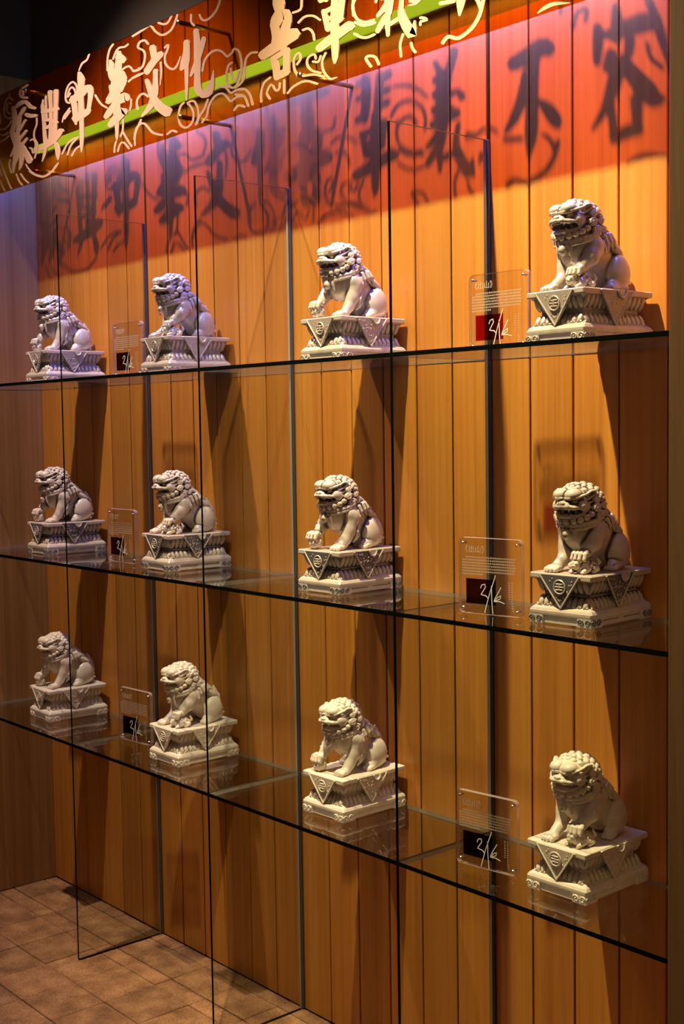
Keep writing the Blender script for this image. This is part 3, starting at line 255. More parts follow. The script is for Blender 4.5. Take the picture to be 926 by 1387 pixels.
[-1918,4515,-1925,4520,-1911,4515,-1924,4524,-1896,4521,-1909,4530,-1881,4528,-1895,4536,-1867,4537,-1883,4544,-1859,4553,-1876,4558,-1853,4570,-1870,4575,-1845,4585,-1861,4592,-1830,4599,-1845,4606,-1813,4611,-1826,4620,-1795,4619,-1806,4629,-1777,4622,-1784,4632,-1758,4622,-1760,4632,-1742,4619,-1739,4628,-1730,4614,-1721,4620,-1719,4605,-1707,4610,-1708,4596,-1695,4600,-1699,4587,-1685,4590,-1690,4577,-1677,4581,-1673,4568,-1673,4578,-1653,4569,-1663,4579,-1636,4574,-1646,4584,-1620,4578,-1627,4588,-1605,4577,-1607,4587,-1587,4575,-1589,4584,-1569,4572,-1571,4582,-1563,4574,-1564,4579],
[-1899,4762,-1908,4764,-1894,4764,-1911,4769,-1889,4779,-1907,4784,-1885,4793,-1902,4799,-1877,4805,-1893,4813,-1864,4816,-1878,4825,-1846,4826,-1859,4835,-1827,4832,-1838,4842,-1809,4835,-1817,4846,-1790,4835,-1794,4846,-1773,4833,-1772,4842,-1758,4827,-1751,4835,-1742,4819,-1733,4825,-1729,4810,-1718,4815,-1719,4802,-1706,4805,-1710,4792,-1698,4797,-1695,4784,-1694,4794,-1677,4784,-1686,4794,-1662,4788,-1673,4797,-1649,4793,-1661,4801,-1640,4799,-1655,4806,-1635,4805,-1649,4813,-1633,4807,-1637,4817,-1626,4804,-1620,4812,-1614,4798,-1603,4803,-1604,4789,-1590,4790,-1597,4774,-1581,4773,-1591,4755,-1575,4753,-1588,4737,-1572,4734,-1587,4719,-1571,4715,-1589,4700,-1573,4696,-1594,4684,-1579,4678,-1604,4668,-1588,4661,-1616,4653,-1601,4646,-1628,4642,-1615,4634,-1639,4638,-1630,4628,-1649,4637,-1646,4627,-1658,4639,-1663,4631,-1670,4645,-1680,4640,-1682,4655,-1695,4652,-1691,4666,-1707,4666,-1695,4677,-1712,4680,-1696,4691,-1712,4694,-1694,4704,-1711,4708,-1691,4717,-1707,4722,-1685,4729,-1701,4735,-1679,4738,-1694,4746,-1671,4743,-1683,4752,-1662,4745,-1672,4755,-1652,4748,-1662,4757,-1649,4751,-1654,4756],
[-1672,4731,-1663,4730,-1675,4728,-1659,4725,-1673,4716,-1657,4713,-1671,4703,-1655,4701,-1667,4691,-1651,4691,-1658,4678,-1644,4679,-1647,4665,-1635,4669,-1626,4658,-1635,4667,-1613,4667,-1628,4674,-1603,4682,-1618,4689,-1593,4698,-1608,4704,-1594,4702,-1602,4705],
[-1776,4662,-1774,4667,-1770,4659,-1768,4668,-1749,4653,-1747,4662,-1729,4648,-1726,4657,-1714,4642,-1705,4648,-1702,4632,-1689,4636,-1691,4619,-1678,4623,-1673,4608,-1669,4616,-1653,4606,-1659,4616,-1635,4609,-1644,4619,-1620,4611,-1625,4621,-1604,4609,-1606,4619,-1587,4606,-1587,4616,-1569,4603,-1569,4612,-1563,4604,-1563,4609],
[-1645,4520,-1652,4525,-1638,4521,-1652,4529,-1629,4528,-1643,4535,-1620,4534,-1633,4542,-1612,4537,-1619,4547,-1601,4536,-1602,4545,-1587,4532,-1586,4541,-1572,4528,-1570,4537,-1566,4529,-1565,4534],
[-1451,4756,-1451,4751,-1457,4760,-1457,4750,-1472,4763,-1472,4753,-1489,4766,-1486,4756,-1506,4767,-1498,4757,-1522,4764,-1511,4754,-1538,4757,-1524,4749,-1550,4748,-1534,4741,-1557,4735,-1540,4729,-1561,4719,-1544,4714,-1564,4703,-1547,4699,-1564,4687,-1547,4683,-1564,4672,-1547,4667,-1570,4659,-1555,4652,-1587,4648,-1574,4639,-1611,4639,-1601,4629,-1635,4635,-1630,4625,-1658,4639,-1660,4629,-1684,4649,-1689,4640,-1712,4658,-1716,4649,-1719,4659,-1722,4654],
[-1638,4614,-1640,4620,-1631,4611,-1635,4622,-1607,4610,-1611,4621,-1584,4609,-1586,4619,-1566,4605,-1562,4614,-1552,4597,-1541,4603,-1538,4586,-1525,4589,-1527,4573,-1512,4574,-1519,4558,-1503,4557,-1513,4541,-1497,4540,-1507,4523,-1490,4522,-1502,4519,-1493,4519],
[-1641,4595,-1640,4601,-1634,4592,-1633,4602,-1610,4586,-1609,4596,-1587,4581,-1583,4590,-1571,4573,-1559,4579,-1559,4560,-1544,4561,-1550,4542,-1534,4542,-1541,4523,-1525,4523,-1535,4519,-1526,4519],
[-1637,4525,-1644,4530,-1629,4525,-1643,4534,-1620,4530,-1633,4539,-1612,4534,-1623,4544,-1605,4535,-1608,4546,-1594,4533,-1591,4542,-1580,4527,-1574,4535,-1564,4521,-1558,4529,-1557,4520,-1553,4525],
[-1355,4622,-1350,4617,-1362,4623,-1352,4614,-1379,4619,-1370,4609,-1398,4615,-1387,4605,-1414,4607,-1400,4599,-1425,4594,-1410,4588,-1433,4579,-1417,4574,-1438,4564,-1422,4559,-1441,4550,-1424,4547,-1440,4537,-1424,4534,-1440,4524,-1423,4521,-1436,4520,-1427,4518],
[-1358,4520,-1366,4518,-1359,4524,-1372,4521,-1368,4534,-1381,4531,-1376,4543,-1391,4542,-1378,4551,-1395,4555,-1372,4563,-1387,4569,-1359,4575,-1373,4583,-1351,4580,-1355,4590,-1348,4576,-1335,4579,-1338,4562,-1324,4564,-1326,4550,-1316,4555,-1310,4544,-1312,4554,-1297,4545,-1306,4555,-1287,4550,-1301,4557,-1283,4557,-1299,4562,-1282,4567,-1298,4571,-1280,4576,-1296,4580,-1283,4580,-1292,4583],
[-1260,4589,-1252,4587,-1264,4586,-1248,4582,-1266,4528,-1250,4525,-1262,4524,-1254,4522],
[-1232,4517,-1239,4521,-1226,4517,-1238,4525,-1211,4525,-1223,4533,-1197,4533,-1208,4542,-1179,4538,-1188,4548,-1155,4542,-1162,4552,-1128,4545,-1133,4555,-1101,4543,-1102,4553,-1076,4537,-1073,4545,-1051,4526,-1046,4534,-1024,4515,-1019,4523,-1018,4514,-1015,4519],
[-1150,4579,-1158,4578,-1150,4583,-1164,4581,-1159,4595,-1173,4593,-1168,4607,-1183,4606,-1174,4619,-1189,4620,-1177,4633,-1192,4636,-1176,4648,-1192,4652,-1173,4660,-1188,4666,-1165,4669,-1178,4677,-1154,4675,-1165,4684,-1150,4677,-1148,4686,-1148,4674,-1135,4676,-1143,4664,-1128,4663,-1142,4655,-1127,4651,-1147,4650,-1134,4642,-1157,4644,-1144,4636,-1167,4638,-1155,4629,-1168,4634,-1161,4629],
[-1126,4572,-1127,4578,-1120,4569,-1122,4579,-1093,4566,-1095,4576,-1066,4563,-1067,4573,-1041,4559,-1040,4568,-1018,4552,-1015,4560,-996,4544,-992,4552,-974,4535,-970,4543,-968,4535,-965,4539],
[-989,4560,-992,4556,-994,4564,-998,4556,-1016,4573,-1020,4564,-1039,4581,-1044,4573,-1056,4589,-1064,4583,-1068,4599,-1079,4594,-1077,4608,-1091,4606,-1082,4617,-1097,4618,-1082,4627,-1098,4631,-1079,4636,-1093,4642,-1073,4643,-1085,4651,-1062,4646,-1070,4655,-1048,4647,-1053,4657,-1040,4646,-1036,4654,-1040,4645,-1026,4645,-1038,4638,-1024,4636,-1036,4630,-1022,4628,-1032,4626,-1024,4625],
[-1055,4620,-1054,4625,-1050,4617,-1048,4626,-1036,4613,-1034,4622,-1021,4608,-1021,4618,-1005,4608,-1014,4617,-996,4614,-1009,4621,-991,4623,-1005,4628,-987,4631,-1001,4637,-989,4635,-996,4638],
[-961,4643,-953,4639,-966,4642,-953,4635,-976,4632,-963,4625,-986,4622,-972,4615,-992,4609,-978,4605,-993,4594,-978,4591,-990,4578,-976,4576,-983,4561,-969,4562,-970,4545,-958,4548,-954,4530,-944,4535,-936,4518,-930,4525,-918,4514,-919,4522,-902,4515,-906,4522,-888,4516,-891,4521,-886,4517,-888,4520],
[-1146,4809,-1152,4814,-1140,4809,-1151,4818,-1127,4814,-1138,4823,-1114,4820,-1124,4829,-1101,4823,-1108,4833,-1083,4823,-1087,4833,-1063,4820,-1064,4829,-1046,4815,-1042,4823,-1030,4807,-1023,4814,-1015,4797,-1007,4802,-999,4786,-991,4791,-993,4784,-988,4787],
[-1120,4772,-1123,4777,-1113,4769,-1118,4779,-1099,4769,-1104,4779,-1087,4769,-1089,4779,-1077,4767,-1073,4775,-1069,4762,-1059,4767,-1060,4754,-1048,4757,-1053,4745,-1039,4745,-1049,4735,-1034,4734,-1046,4724,-1032,4722,-1044,4713,-1029,4711,-1040,4709,-1032,4708],
[-1189,4864,-1192,4870,-1183,4862,-1188,4872,-1162,4861,-1167,4871,-1140,4860,-1147,4870,-1122,4864,-1135,4873,-1115,4876,-1130,4881,-1114,4891,-1129,4895,-1113,4905,-1128,4909,-1116,4909,-1124,4912],
[-1751,5114,-1741,5112,-1754,5110,-1736,5107,-1751,5096,-1734,5093,-1748,5083,-1731,5079,-1749,5070,-1732,5064,-1757,5057,-1740,5049,-1768,5043,-1752,5035,-1780,5032,-1764,5023,-1791,5025,-1777,5015,-1803,5020,-1790,5010,-1816,5015,-1802,5005,-1817,5010,-1810,5005],
[-774,4834,-765,4831,-778,4831,-762,4826,-781,4816,-764,4811,-784,4800,-767,4796,-784,4784,-767,4781,-779,4767,-763,4765,-772,4749,-757,4750,-760,4733,-747,4737,-742,4720,-733,4727,-720,4709,-716,4718,-699,4702,-698,4712,-679,4698,-682,4709,-660,4697,-665,4709,-642,4697,-647,4708,-638,4699,-640,4705],
[-776,4677,-771,4681,-773,4672,-764,4679,-759,4664,-750,4671,-745,4655,-738,4662,-730,4647,-725,4656,-713,4641,-712,4651,-696,4637,-698,4648,-680,4635,-684,4646,-665,4635,-671,4646,-651,4636,-658,4647,-638,4637,-645,4648,-634,4640,-638,4646],
[-659,4512,-667,4511,-660,4517,-673,4514,-672,4531,-685,4528,-684,4545,-698,4543,-689,4554,-706,4556,-688,4556,-701,4565,-682,4557,-688,4568,-674,4556,-676,4567,-664,4554,-662,4564,-653,4550,-647,4559,-644,4545,-633,4550,-638,4537,-624,4539,-631,4525,-617,4526,-625,4513,-610,4514,-619,4509,-611,4510],
[-470,4606,-462,4603,-475,4605,-460,4598,-481,4593,-467,4586,-488,4581,-473,4575,-493,4567,-478,4563,-493,4551,-478,4548,-491,4534,-476,4531,-489,4517,-474,4514,-486,4512,-477,4511],
[-427,4560,-419,4560,-429,4557,-414,4555,-427,4548,-412,4547,-424,4539,-410,4539,-420,4531,-407,4532,-415,4523,-403,4527,-409,4517,-397,4521,-403,4511,-392,4515,-396,4508,-390,4511],
[-363,4609,-371,4611,-359,4612,-374,4616,-359,4617,-373,4621,-359,4621,-373,4627,-358,4622,-366,4632,-350,4621,-353,4632,-336,4620,-339,4630,-324,4620,-334,4629,-326,4630,-336,4626,-334,4636,-341,4629,-343,4641,-348,4633,-352,4644,-352,4634,-359,4646,-359,4636,-366,4647,-366,4637,-372,4646,-371,4640],
[-433,4722,-433,4727,-428,4718,-427,4728,-413,4714,-412,4724,-398,4710,-398,4720,-385,4707,-387,4717,-375,4706,-381,4717,-370,4707,-378,4718,-365,4708,-373,4719,-362,4712,-367,4717],
[-242,4507,-251,4514,-233,4508,-250,4520,-224,4515,-241,4528,-215,4521,-230,4535,-208,4524,-213,4539,-197,4520,-192,4533,-177,4510,-173,4524,-151,4504,-157,4520,-126,4508,-137,4523,-100,4516,-113,4530,-78,4525,-93,4539,-61,4536,-77,4549,-46,4550,-64,4561,-34,4565,-52,4575,-25,4582,-44,4591,-18,4601,-38,4609,-12,4620,-31,4628,-15,4627,-25,4631],
[247,4505,245,4507,249,4504,246,4508,261,4507,255,4514,274,4509,265,4520,286,4510,277,4524,299,4512,290,4527,312,4513,306,4529,328,4513,325,4527,349,4511,348,4522,374,4507,374,4514,400,4503,400,4506,401,4503,401,4505],
[-795,4952,-796,4955,-792,4951,-793,4957,-772,4948,-774,4956,-753,4945,-755,4956,-734,4941,-733,4953,-714,4935,-710,4947,-692,4927,-686,4938,-672,4917,-664,4927,-653,4906,-644,4912,-634,4892,-626,4897,-615,4878,-608,4882,-611,4877,-607,4879],
[-802,4844,-811,4848,-795,4845,-812,4854,-784,4858,-801,4866,-775,4869,-790,4879,-762,4877,-775,4889,-744,4881,-752,4894,-722,4883,-726,4896,-702,4881,-701,4893,-684,4874,-677,4883,-666,4862,-655,4870,-651,4850,-637,4855,-642,4838,-626,4840,-637,4825,-620,4824,-634,4811,-616,4809,-633,4799,-616,4795,-636,4787,-618,4782,-638,4774,-621,4770,-635,4769,-625,4766],
[-765,4747,-775,4748,-762,4751,-780,4753,-764,4767,-782,4769,-766,4783,-785,4786,-765,4796,-783,4801,-759,4806,-775,4815,-749,4815,-764,4825,-738,4821,-750,4833,-726,4825,-735,4838,-714,4826,-718,4839,-705,4825,-700,4836,-697,4820,-685,4827,-687,4810,-673,4815,-677,4799,-663,4804,-669,4796,-662,4799],
[-771,4723,-767,4728,-767,4717,-759,4727,-748,4707,-739,4717,-728,4697,-721,4708,-706,4689,-703,4701,-682,4685,-684,4698,-659,4684,-662,4697,-637,4683,-640,4696,-631,4686,-633,4693],
[-437,4708,-437,4711,-434,4706,-435,4712,-418,4703,-419,4711,-402,4701,-405,4711,-386,4700,-393,4712,-371,4705,-382,4716,-359,4711,-370,4722,-348,4715,-355,4727,-336,4715,-338,4727,-322,4713,-322,4725,-310,4710,-306,4721,-301,4706,-294,4714,-291,4701,-285,4706,-281,4695,-277,4699,-278,4694,-276,4696],
[-94,4657,-91,4660,-91,4654,-87,4660,-80,4646,-74,4654,-70,4639,-61,4648,-62,4631,-48,4637,-56,4620,-38,4623,-49,4606,-32,4608,-43,4591,-25,4593,-36,4586,-27,4587],
[-260,4667,-261,4675,-252,4662,-253,4677,-176,4652,-177,4667,-169,4654,-169,4662],
[315,4856,324,4855,312,4851,328,4849,315,4836,331,4834,317,4820,333,4820,325,4804,338,4808,338,4788,349,4796,355,4775,364,4783,370,4762,380,4770,377,4760,382,4765],
[41,4960,32,4964,47,4963,29,4970,51,4977,34,4985,56,4992,39,5000,62,5000,48,5012,72,5004,64,5018,86,5005,82,5019,88,5006,101,5012,87,5003,104,4997,83,4990,100,4983,78,4977,95,4970,80,4971,90,4967],
[-7,5016,-17,5019,-2,5020,-20,5026,0,5030,-19,5036,1,5040,-17,5048,5,5046,-10,5058,14,5050,4,5064,28,5051,20,5066,43,5053,34,5068,47,5057,42,5065]]
# ---------------------------------------------------------------- carved lions (smooth-blended solids, centimetres)
class Vol:
    def __init__(s, lo, hi, h):
        s.lo = np.array(lo, float); s.h = h
        s.ax = [np.arange(lo[i], hi[i] + h, h) for i in range(3)]
        s.F = np.full([len(a) for a in s.ax], 3.0, np.float32)
    def op(s, fn, lo, hi, k=0.0, sub=False, pad=0.25):
        sl = []
        for i in range(3):
            a = max(0, int((lo[i] - pad - k - s.lo[i]) / s.h)); b = min(len(s.ax[i]), int((hi[i] + pad + k - s.lo[i]) / s.h) + 2)
            if b <= a: return
            sl.append(slice(a, b))
        X = s.ax[0][sl[0]][:, None, None]; Y = s.ax[1][sl[1]][None, :, None]; Z = s.ax[2][sl[2]][None, None, :]
        b = fn(X, Y, Z).astype(np.float32); a = s.F[tuple(sl)]
        if sub:
            b = -b
            r = np.maximum(a, b) if k <= 0 else None
            if r is None:
                t = np.clip(.5 - .5 * (b - a) / k, 0, 1); r = b * (1 - t) + a * t + k * t * (1 - t)
        else:
            r = np.minimum(a, b) if k <= 0 else None
            if r is None:
                t = np.clip(.5 + .5 * (b - a) / k, 0, 1); r = b * (1 - t) + a * t - k * t * (1 - t)
        s.F[tuple(sl)] = r
    def ell(s, c, r, k=.2, rot=None, sub=False, sym=False):
        r = (r, r, r) if np.isscalar(r) else r
        R = np.eye(3) if rot is None else rot_m(*rot)
        def fn(X, Y, Z):
            x, y, z = X - c[0], Y - c[1], Z - c[2]
            q = [x * R[0, i] + y * R[1, i] + z * R[2, i] for i in range(3)]
            k0 = np.sqrt(sum((q[i] / r[i]) ** 2 for i in range(3))); k1 = np.sqrt(sum((q[i] / r[i] ** 2) ** 2 for i in range(3))) + 1e-6
            return k0 * (k0 - 1) / k1
        m = max(r) if rot is not None else None
        e = [m] * 3 if m else r
        s.op(fn, [c[i] - e[i] for i in range(3)], [c[i] + e[i] for i in range(3)], k, sub)
        if sym:
            s.ell((-c[0], c[1], c[2]), r, k, None if rot is None else (rot[0], -rot[1], -rot[2]), sub)
    def cone(s, a, b, ra, rb, k=.2, sub=False, sym=False):
        a = np.array(a, float); b = np.array(b, float); d = b - a; L = d @ d + 1e-9
        def fn(X, Y, Z):
            x, y, z = X - a[0], Y - a[1], Z - a[2]
            t = np.clip((x * d[0] + y * d[1] + z * d[2]) / L, 0, 1)
            return np.sqrt((x - t * d[0]) ** 2 + (y - t * d[1]) ** 2 + (z - t * d[2]) ** 2) - (ra + (rb - ra) * t)
        m = max(ra, rb)
        s.op(fn, np.minimum(a, b) - m, np.maximum(a, b) + m, k, sub)
        if sym: s.cone(a * [-1, 1, 1], b * [-1, 1, 1], ra, rb, k, sub)
    def chain(s, pts, k=.2, sub=False, sym=False):
        for p, q in zip(pts[:-1], pts[1:]): s.cone(p[:3], q[:3], p[3], q[3], k, sub, sym)
    def spiral(s, c, nrm, R, r, k=.08, turns=1.6, flip=1, sub=False):
        n = Vector(nrm).normalized(); u = n.orthogonal().normalized() if abs(n.z) > .9 else Vector((0, 0, 1)).cross(n).normalized(); v = n.cross(u)
        pts = []
        for i in range(15):
            t = i / 14; a = flip * (t * turns * 2 * math.pi + .6); rr = R * (1 - .85 * t)
            q = Vector(c) + u * math.cos(a) * rr + v * math.sin(a) * rr + n * (.25 * R * t)
            pts.append((q.x, q.y, q.z, r * (1 - .3 * t)))
        s.chain(pts, k, sub)
    def mesh(s, name):
        F = s.F; S = F < 0
        n = [d - 1 for d in F.shape]
        cn = [(i, j, k) for i in (0, 1) for j in (0, 1) for k in (0, 1)]
        cv = lambda A, c: A[c[0]:c[0] + n[0], c[1]:c[1] + n[1], c[2]:c[2] + n[2]]
        cnt = sum(cv(S, c).astype(np.int8) for c in cn)
        act = (cnt > 0) & (cnt < 8); ii = np.argwhere(act); idx = np.full(act.shape, -1, np.int64); idx[act] = np.arange(len(ii))
        acc = np.zeros((len(ii), 3)); w = np.zeros(len(ii))
        g = lambda c: F[ii[:, 0] + c[0], ii[:, 1] + c[1], ii[:, 2] + c[2]]
        for a in cn:
            for ax in range(3):
                if a[ax]: continue
                b = list(a); b[ax] = 1
                f0, f1 = g(a), g(b); m = (f0 < 0) != (f1 < 0); t = np.where(m, f0 / np.where(m, f0 - f1, 1), 0)
                p = np.tile(np.array(a, float), (len(ii), 1)); p[:, ax] += t
                acc += p * m[:, None]; w += m
        V = s.lo + (ii + acc / w[:, None]) * s.h
        V[:, 2] = np.interp(V[:, 2], (-1, 3.5, 4.5, 5.5, 7.0, 8.3, 9.3, 10.2, 11.2, 17.2), (-1, 3.5, 4.62, 5.85, 7.75, 9.25, 10.3, 11.13, 12.0, 17.1)); V *= .01
        B = np.clip(F, -.5, .5).astype(np.float64); rad = 3        # how deep in the carving each point lies (for the rubbed-in glaze)
        for ax in range(3):
            P = np.pad(B, [(rad + 1, rad) if d == ax else (0, 0) for d in range(3)], mode='edge'); cs = np.cumsum(P, ax)
            hi = np.take(cs, np.arange(2 * rad + 1, cs.shape[ax]), ax); lo_ = np.take(cs, np.arange(0, cs.shape[ax] - 2 * rad - 1), ax); B = (hi - lo_) / (2 * rad + 1)
        B -= np.clip(F, -.5, .5); cav = (B[ii[:, 0], ii[:, 1], ii[:, 2]] + B[ii[:, 0] + 1, ii[:, 1] + 1, ii[:, 2] + 1]) / 2
        quads = []
        for ax in range(3):
            o = [d for d in range(3) if d != ax]
            A = [slice(None)] * 3; B = [slice(None)] * 3; A[ax] = slice(0, -1); B[ax] = slice(1, None)
            s0, s1 = S[tuple(A)], S[tuple(B)]
            for flip, m in ((0, s0 & ~s1), (1, ~s0 & s1)):
                e = np.argwhere(m); e = e[(e[:, o[0]] > 0) & (e[:, o[1]] > 0) & (e[:, o[0]] < n[o[0]]) & (e[:, o[1]] < n[o[1]])]
                def ci(d0, d1):
                    q = e.copy(); q[:, o[0]] -= d0; q[:, o[1]] -= d1; return idx[q[:, 0], q[:, 1], q[:, 2]]
                Q = np.stack([ci(1, 1), ci(0, 1), ci(0, 0), ci(1, 0)], 1)
                if (flip == 1) != (ax == 1): Q = Q[:, ::-1]
                quads.append(Q)
        Q = np.concatenate(quads)
        me = bpy.data.meshes.new(name)
        me.vertices.add(len(V)); me.vertices.foreach_set('co', V.astype(np.float32).ravel())
        me.loops.add(len(Q) * 4); me.loops.foreach_set('vertex_index', Q.astype(np.int32).ravel())
        me.polygons.add(len(Q)); me.polygons.foreach_set('loop_start', np.arange(0, len(Q) * 4, 4, dtype=np.int32))
        at = me.attributes.new('relief', 'FLOAT', 'POINT'); at.data.foreach_set('value', cav.astype(np.float32))
        me.update(calc_edges=True)
        me.polygons.foreach_set('use_smooth', np.ones(len(me.polygons), bool))
        return me

def rot_m(rx, ry, rz):
    return np.array(Euler((math.radians(rx), math.radians(ry), math.radians(rz))).to_matrix())

LH = 0.115   # carving resolution, cm

def paw(v, x, y, z, w=1.45, toes=4, k=.22, tl=.9):
    v.ell((x, y, z + .72), (w, 1.45, .82), .4)
    for i in range(toes):
        f = (i - (toes - 1) / 2) / ((toes - 1) / 2)
        tx = x + f * w * .72; ty = y - 1.25 + .28 * f * f
        v.cone((tx, ty + .7, z + .85), (tx, ty, z + .52), .44, .5, .12)
        v.cone((tx, ty - .42, z + .34), (tx, ty - .62, z + .12), .17, .08, .05)

def lion_body(kind):
    v = Vol((-6.2, -10.3, -.25), (6.2, 9.2, 17.2), LH)
    # trunk
    v.ell((0, 4.3, 3.4), (4.0, 3.5, 3.5))
    v.cone((0, 3.4, 4.2), (0, -2.2, 8.2), 3.35, 3.3, .8)
    v.ell((0, -3.4, 7.1), (3.5, 2.7, 3.3), .8)
    v.cone((0, -2.4, 9.5), (0, -3.4, 12), 3.2, 3.0, .6)
    v.ell((0, -5.0, 6.6), (1.0, 1.0, 1.6), .7)
    for z in (5.2, 4.5, 3.9):                       # belly folds
        v.chain([(-2.2, -3.6, z + .5, .16), (0, -4.5 + .25 * (5.2 - z), z, .22), (2.2, -3.6, z + .5, .16)], .25)
    # haunches and hind paws
    v.ell((3.55, 3.9, 3.2), (1.75, 3.0, 3.15), .35, (-12, 0, 6), sym=True)
    v.ell((3.9, 2.4, 1.3), (1.15, 2.2, 1.2), .3, sym=True)
    for sx in (-1, 1): paw(v, 4.1 * sx, 1.35, 0, 1.15, 4)
    for a, b, c in ((5.6, 4.4, 2.4), (6.2, 3.3, 2.0), (6.5, 2.2, 1.6)):  # locks behind the thigh
        v.cone((3.3, a, b), (3.4, a + .9, b - .5 + .3), .75, .3, .15, sym=True)
    v.ell((0, 6.6, 1.0), (3.6, 1.2, 1.0), .5)
    # tail, curled up against the back
    v.chain([(0, 7.3, 2.0, .7), (.2, 8.0, 3.6, .85), (0, 7.6, 5.4, .95), (-.2, 6.9, 6.8, .7), (0, 6.7, 7.8, .25)], .25)
    v.chain([(.7, 7.7, 3.2, .4), (1.3, 7.4, 4.6, .5), (1.2, 6.9, 6.0, .2)], .15, sym=True)
    # shoulders
    v.ell((3.25, -2.5, 7.0), (1.55, 1.9, 2.2), .45, sym=True)
    v.ell((3.75, -3.1, 7.2), (1.25, 1.3, 1.3), .12, sym=True)
    s = 1                                            # +1: this side stands straight, -1: other paw rests on ball / cub
    if kind == 'ball':
        st, up = 1, -1
    else:
        st, up = -1, 1
    py = -6.3 if kind == 'ball' else -7.2
    v.chain([(3.5 * st, -2.4, 6.6, 1.75), (3.35 * st, -3.0, 4.4, 1.5), (3.1 * st, -4.0, 2.4, 1.22), (3.05 * st, py + 1.2, 1.1, 1.1)], .35)
    paw(v, 3.05 * st, py, 0, 1.5)
    v.chain([(4.7 * st, -1.6, 5.2, .22), (4.75 * st, -2.0, 4.0, .3), (4.3 * st, -2.0, 2.8, .34), (4.1 * st, -2.6, 1.8, .2)], .15)
    v.chain([(4.2 * st, -1.2, 4.4, .22), (4.3 * st, -1.2, 3.2, .3), (4.0 * st, -1.8, 2.2, .2)], .15)
    if kind == 'ball':
        w, px, pz, pyy = (-3.35, -6.0, 4.2), -3.5, 2.55, -7.1
        v.chain([(-3.4, -2.7, 6.8, 1.7), (-3.6, -4.3, 5.5, 1.4), (w[0], w[1], w[2], 1.1), (px, pyy + .5, 3.35, 1.0)], .35)
        for t, (yy, zz) in enumerate(((-4.6, 6.5), (-5.4, 5.5), (-5.9, 4.9))): v.ell((-3.6, yy, zz), (1.35, .5, .5), .15)
    else:
        w, px, pz, pyy = (2.9, -5.2, 4.3), 2.6, 2.75, -6.1
        v.chain([(3.4, -2.6, 6.9, 1.75), (3.6, -3.8, 5.6, 1.5), (w[0], w[1], w[2], 1.15), (px, pyy + .5, 3.6, 1.05)], .35)
    # paw laid on top of the ball / cub: toes bend down
    v.ell((px, pyy, pz + .8), (1.5, 1.3, .72), .3)
    for i in range(4):
        f = (i - 1.5) / 1.5
        v.chain([(px + f * 1.0, pyy - .3, pz + 1.1, .48), (px + f * 1.25, pyy - 1.25 + .25 * f * f, pz + .8, .54), (px + f * 1.35, pyy - 1.75 + .3 * f * f, pz + .0, .42)], .1)
    # head
    v.ell((0, -4.7, 12.5), (3.35, 3.6, 3.5), .5)
    v.ell((2.75, -6.0, 11.6), (1.0, 1.5, 1.5), .35, sym=True)
    v.ell((0, -7.0, 12.0), (2.0, 1.5, 1.4), .5)                       # muzzle root
    # eye sockets, eyes, brows
    v.ell((1.65, -7.9, 12.75), (1.05, .7, .62), .15, sub=True, sym=True)
    v.ell((1.6, -7.35, 12.75), (.78, .62, .62), .04, sym=True)
    v.ell((1.6, -7.93, 12.75), (.2, .2, .2), .04, sub=True, sym=True)
    v.ell((1.32, -7.25, 14.1), (1.55, 1.6, 1.35), .14, (20, 0, 0), sym=True)
    v.chain([(.45, -8.4, 13.35, .28), (1.4, -8.5, 13.3, .36), (2.4, -7.8, 13.45, .38), (3.1, -6.7, 13.9, .34), (3.55, -5.7, 14.4, .2)], .12, sym=True)
    v.cone((0, -8.6, 14.0), (0, -7.0, 15.4), .16, .16, .15, sub=True)
    v.ell((0, -7.5, 13.2), (.55, .8, .9), .3)
    # nose and lips
    v.ell((0, -8.75, 12.2), (.95, .75, .62), .15)
    v.ell((.82, -8.6, 12.05), (.58, .55, .5), .1, sym=True)
    v.ell((.62, -9.2, 11.93), (.24, .3, .2), .06, sub=True, sym=True)
    v.chain([(0, -9.0, 11.6, .5), (1.1, -8.85, 11.5, .56), (2.1, -8.0, 11.35, .52), (2.8, -7.0, 11.35, .45), (3.3, -6.1, 11.6, .3)], .15, sym=True)
    for sx in (-1, 1): v.spiral((3.25 * sx, -6.0, 11.9), (sx, -.5, 0), .5, .2, .08, 1.2, sx)
    v.ell((0, -7.4, 11.2), (2.4, 1.7, .7), .3)
    # open mouth
    v.ell((0, -8.4, 10.3), (2.05, 2.3, .92), .12, sub=True)
    v.ell((2.3, -7.0, 10.6), (.8, 1.0, .5), .12, sub=True, sym=True)
    v.ell((0, -6.5, 9.35), (2.1, 1.75, .6), .15)
    v.chain([(0, -8.1, 9.5, .34), (1.2, -7.9, 9.5, .36), (2.1, -7.0, 9.6, .38), (2.75, -6.2, 10.0, .36), (3.15, -5.7, 10.7, .26)], .12, sym=True)
    v.ell((0, -7.2, 9.8), (1.0, 1.1, .28), .1)                       # tongue
    v.cone((1.35, -8.55, 11.1), (1.3, -8.6, 10.45), .27, .07, .05, sym=True)
    v.cone((1.25, -7.8, 9.7), (1.25, -7.85, 10.2), .22, .07, .05, sym=True)
    for x in (-.75, -.25, .25, .75): v.ell((x, -8.75, 11.0), (.23, .2, .2), .04)
    # cheek flames
    for y0, z0, y1, z1 in ((-6.1, 12.9, -4.9, 13.5), (-5.6, 12.2, -4.4, 12.6), (-5.4, 11.3, -4.3, 11.4)):
        v.cone((3.15, y0, z0), (3.7, y1, z1), .36, .14, .12, sym=True)
    # ears
    v.ell((3.55, -4.9, 14.2), (.55, .95, 1.3), .12, (-50, 20, -20), sym=True)
    v.ell((4.0, -5.2, 14.2), (.32, .5, .9), .06, (-50, 20, -20), sub=True, sym=True)
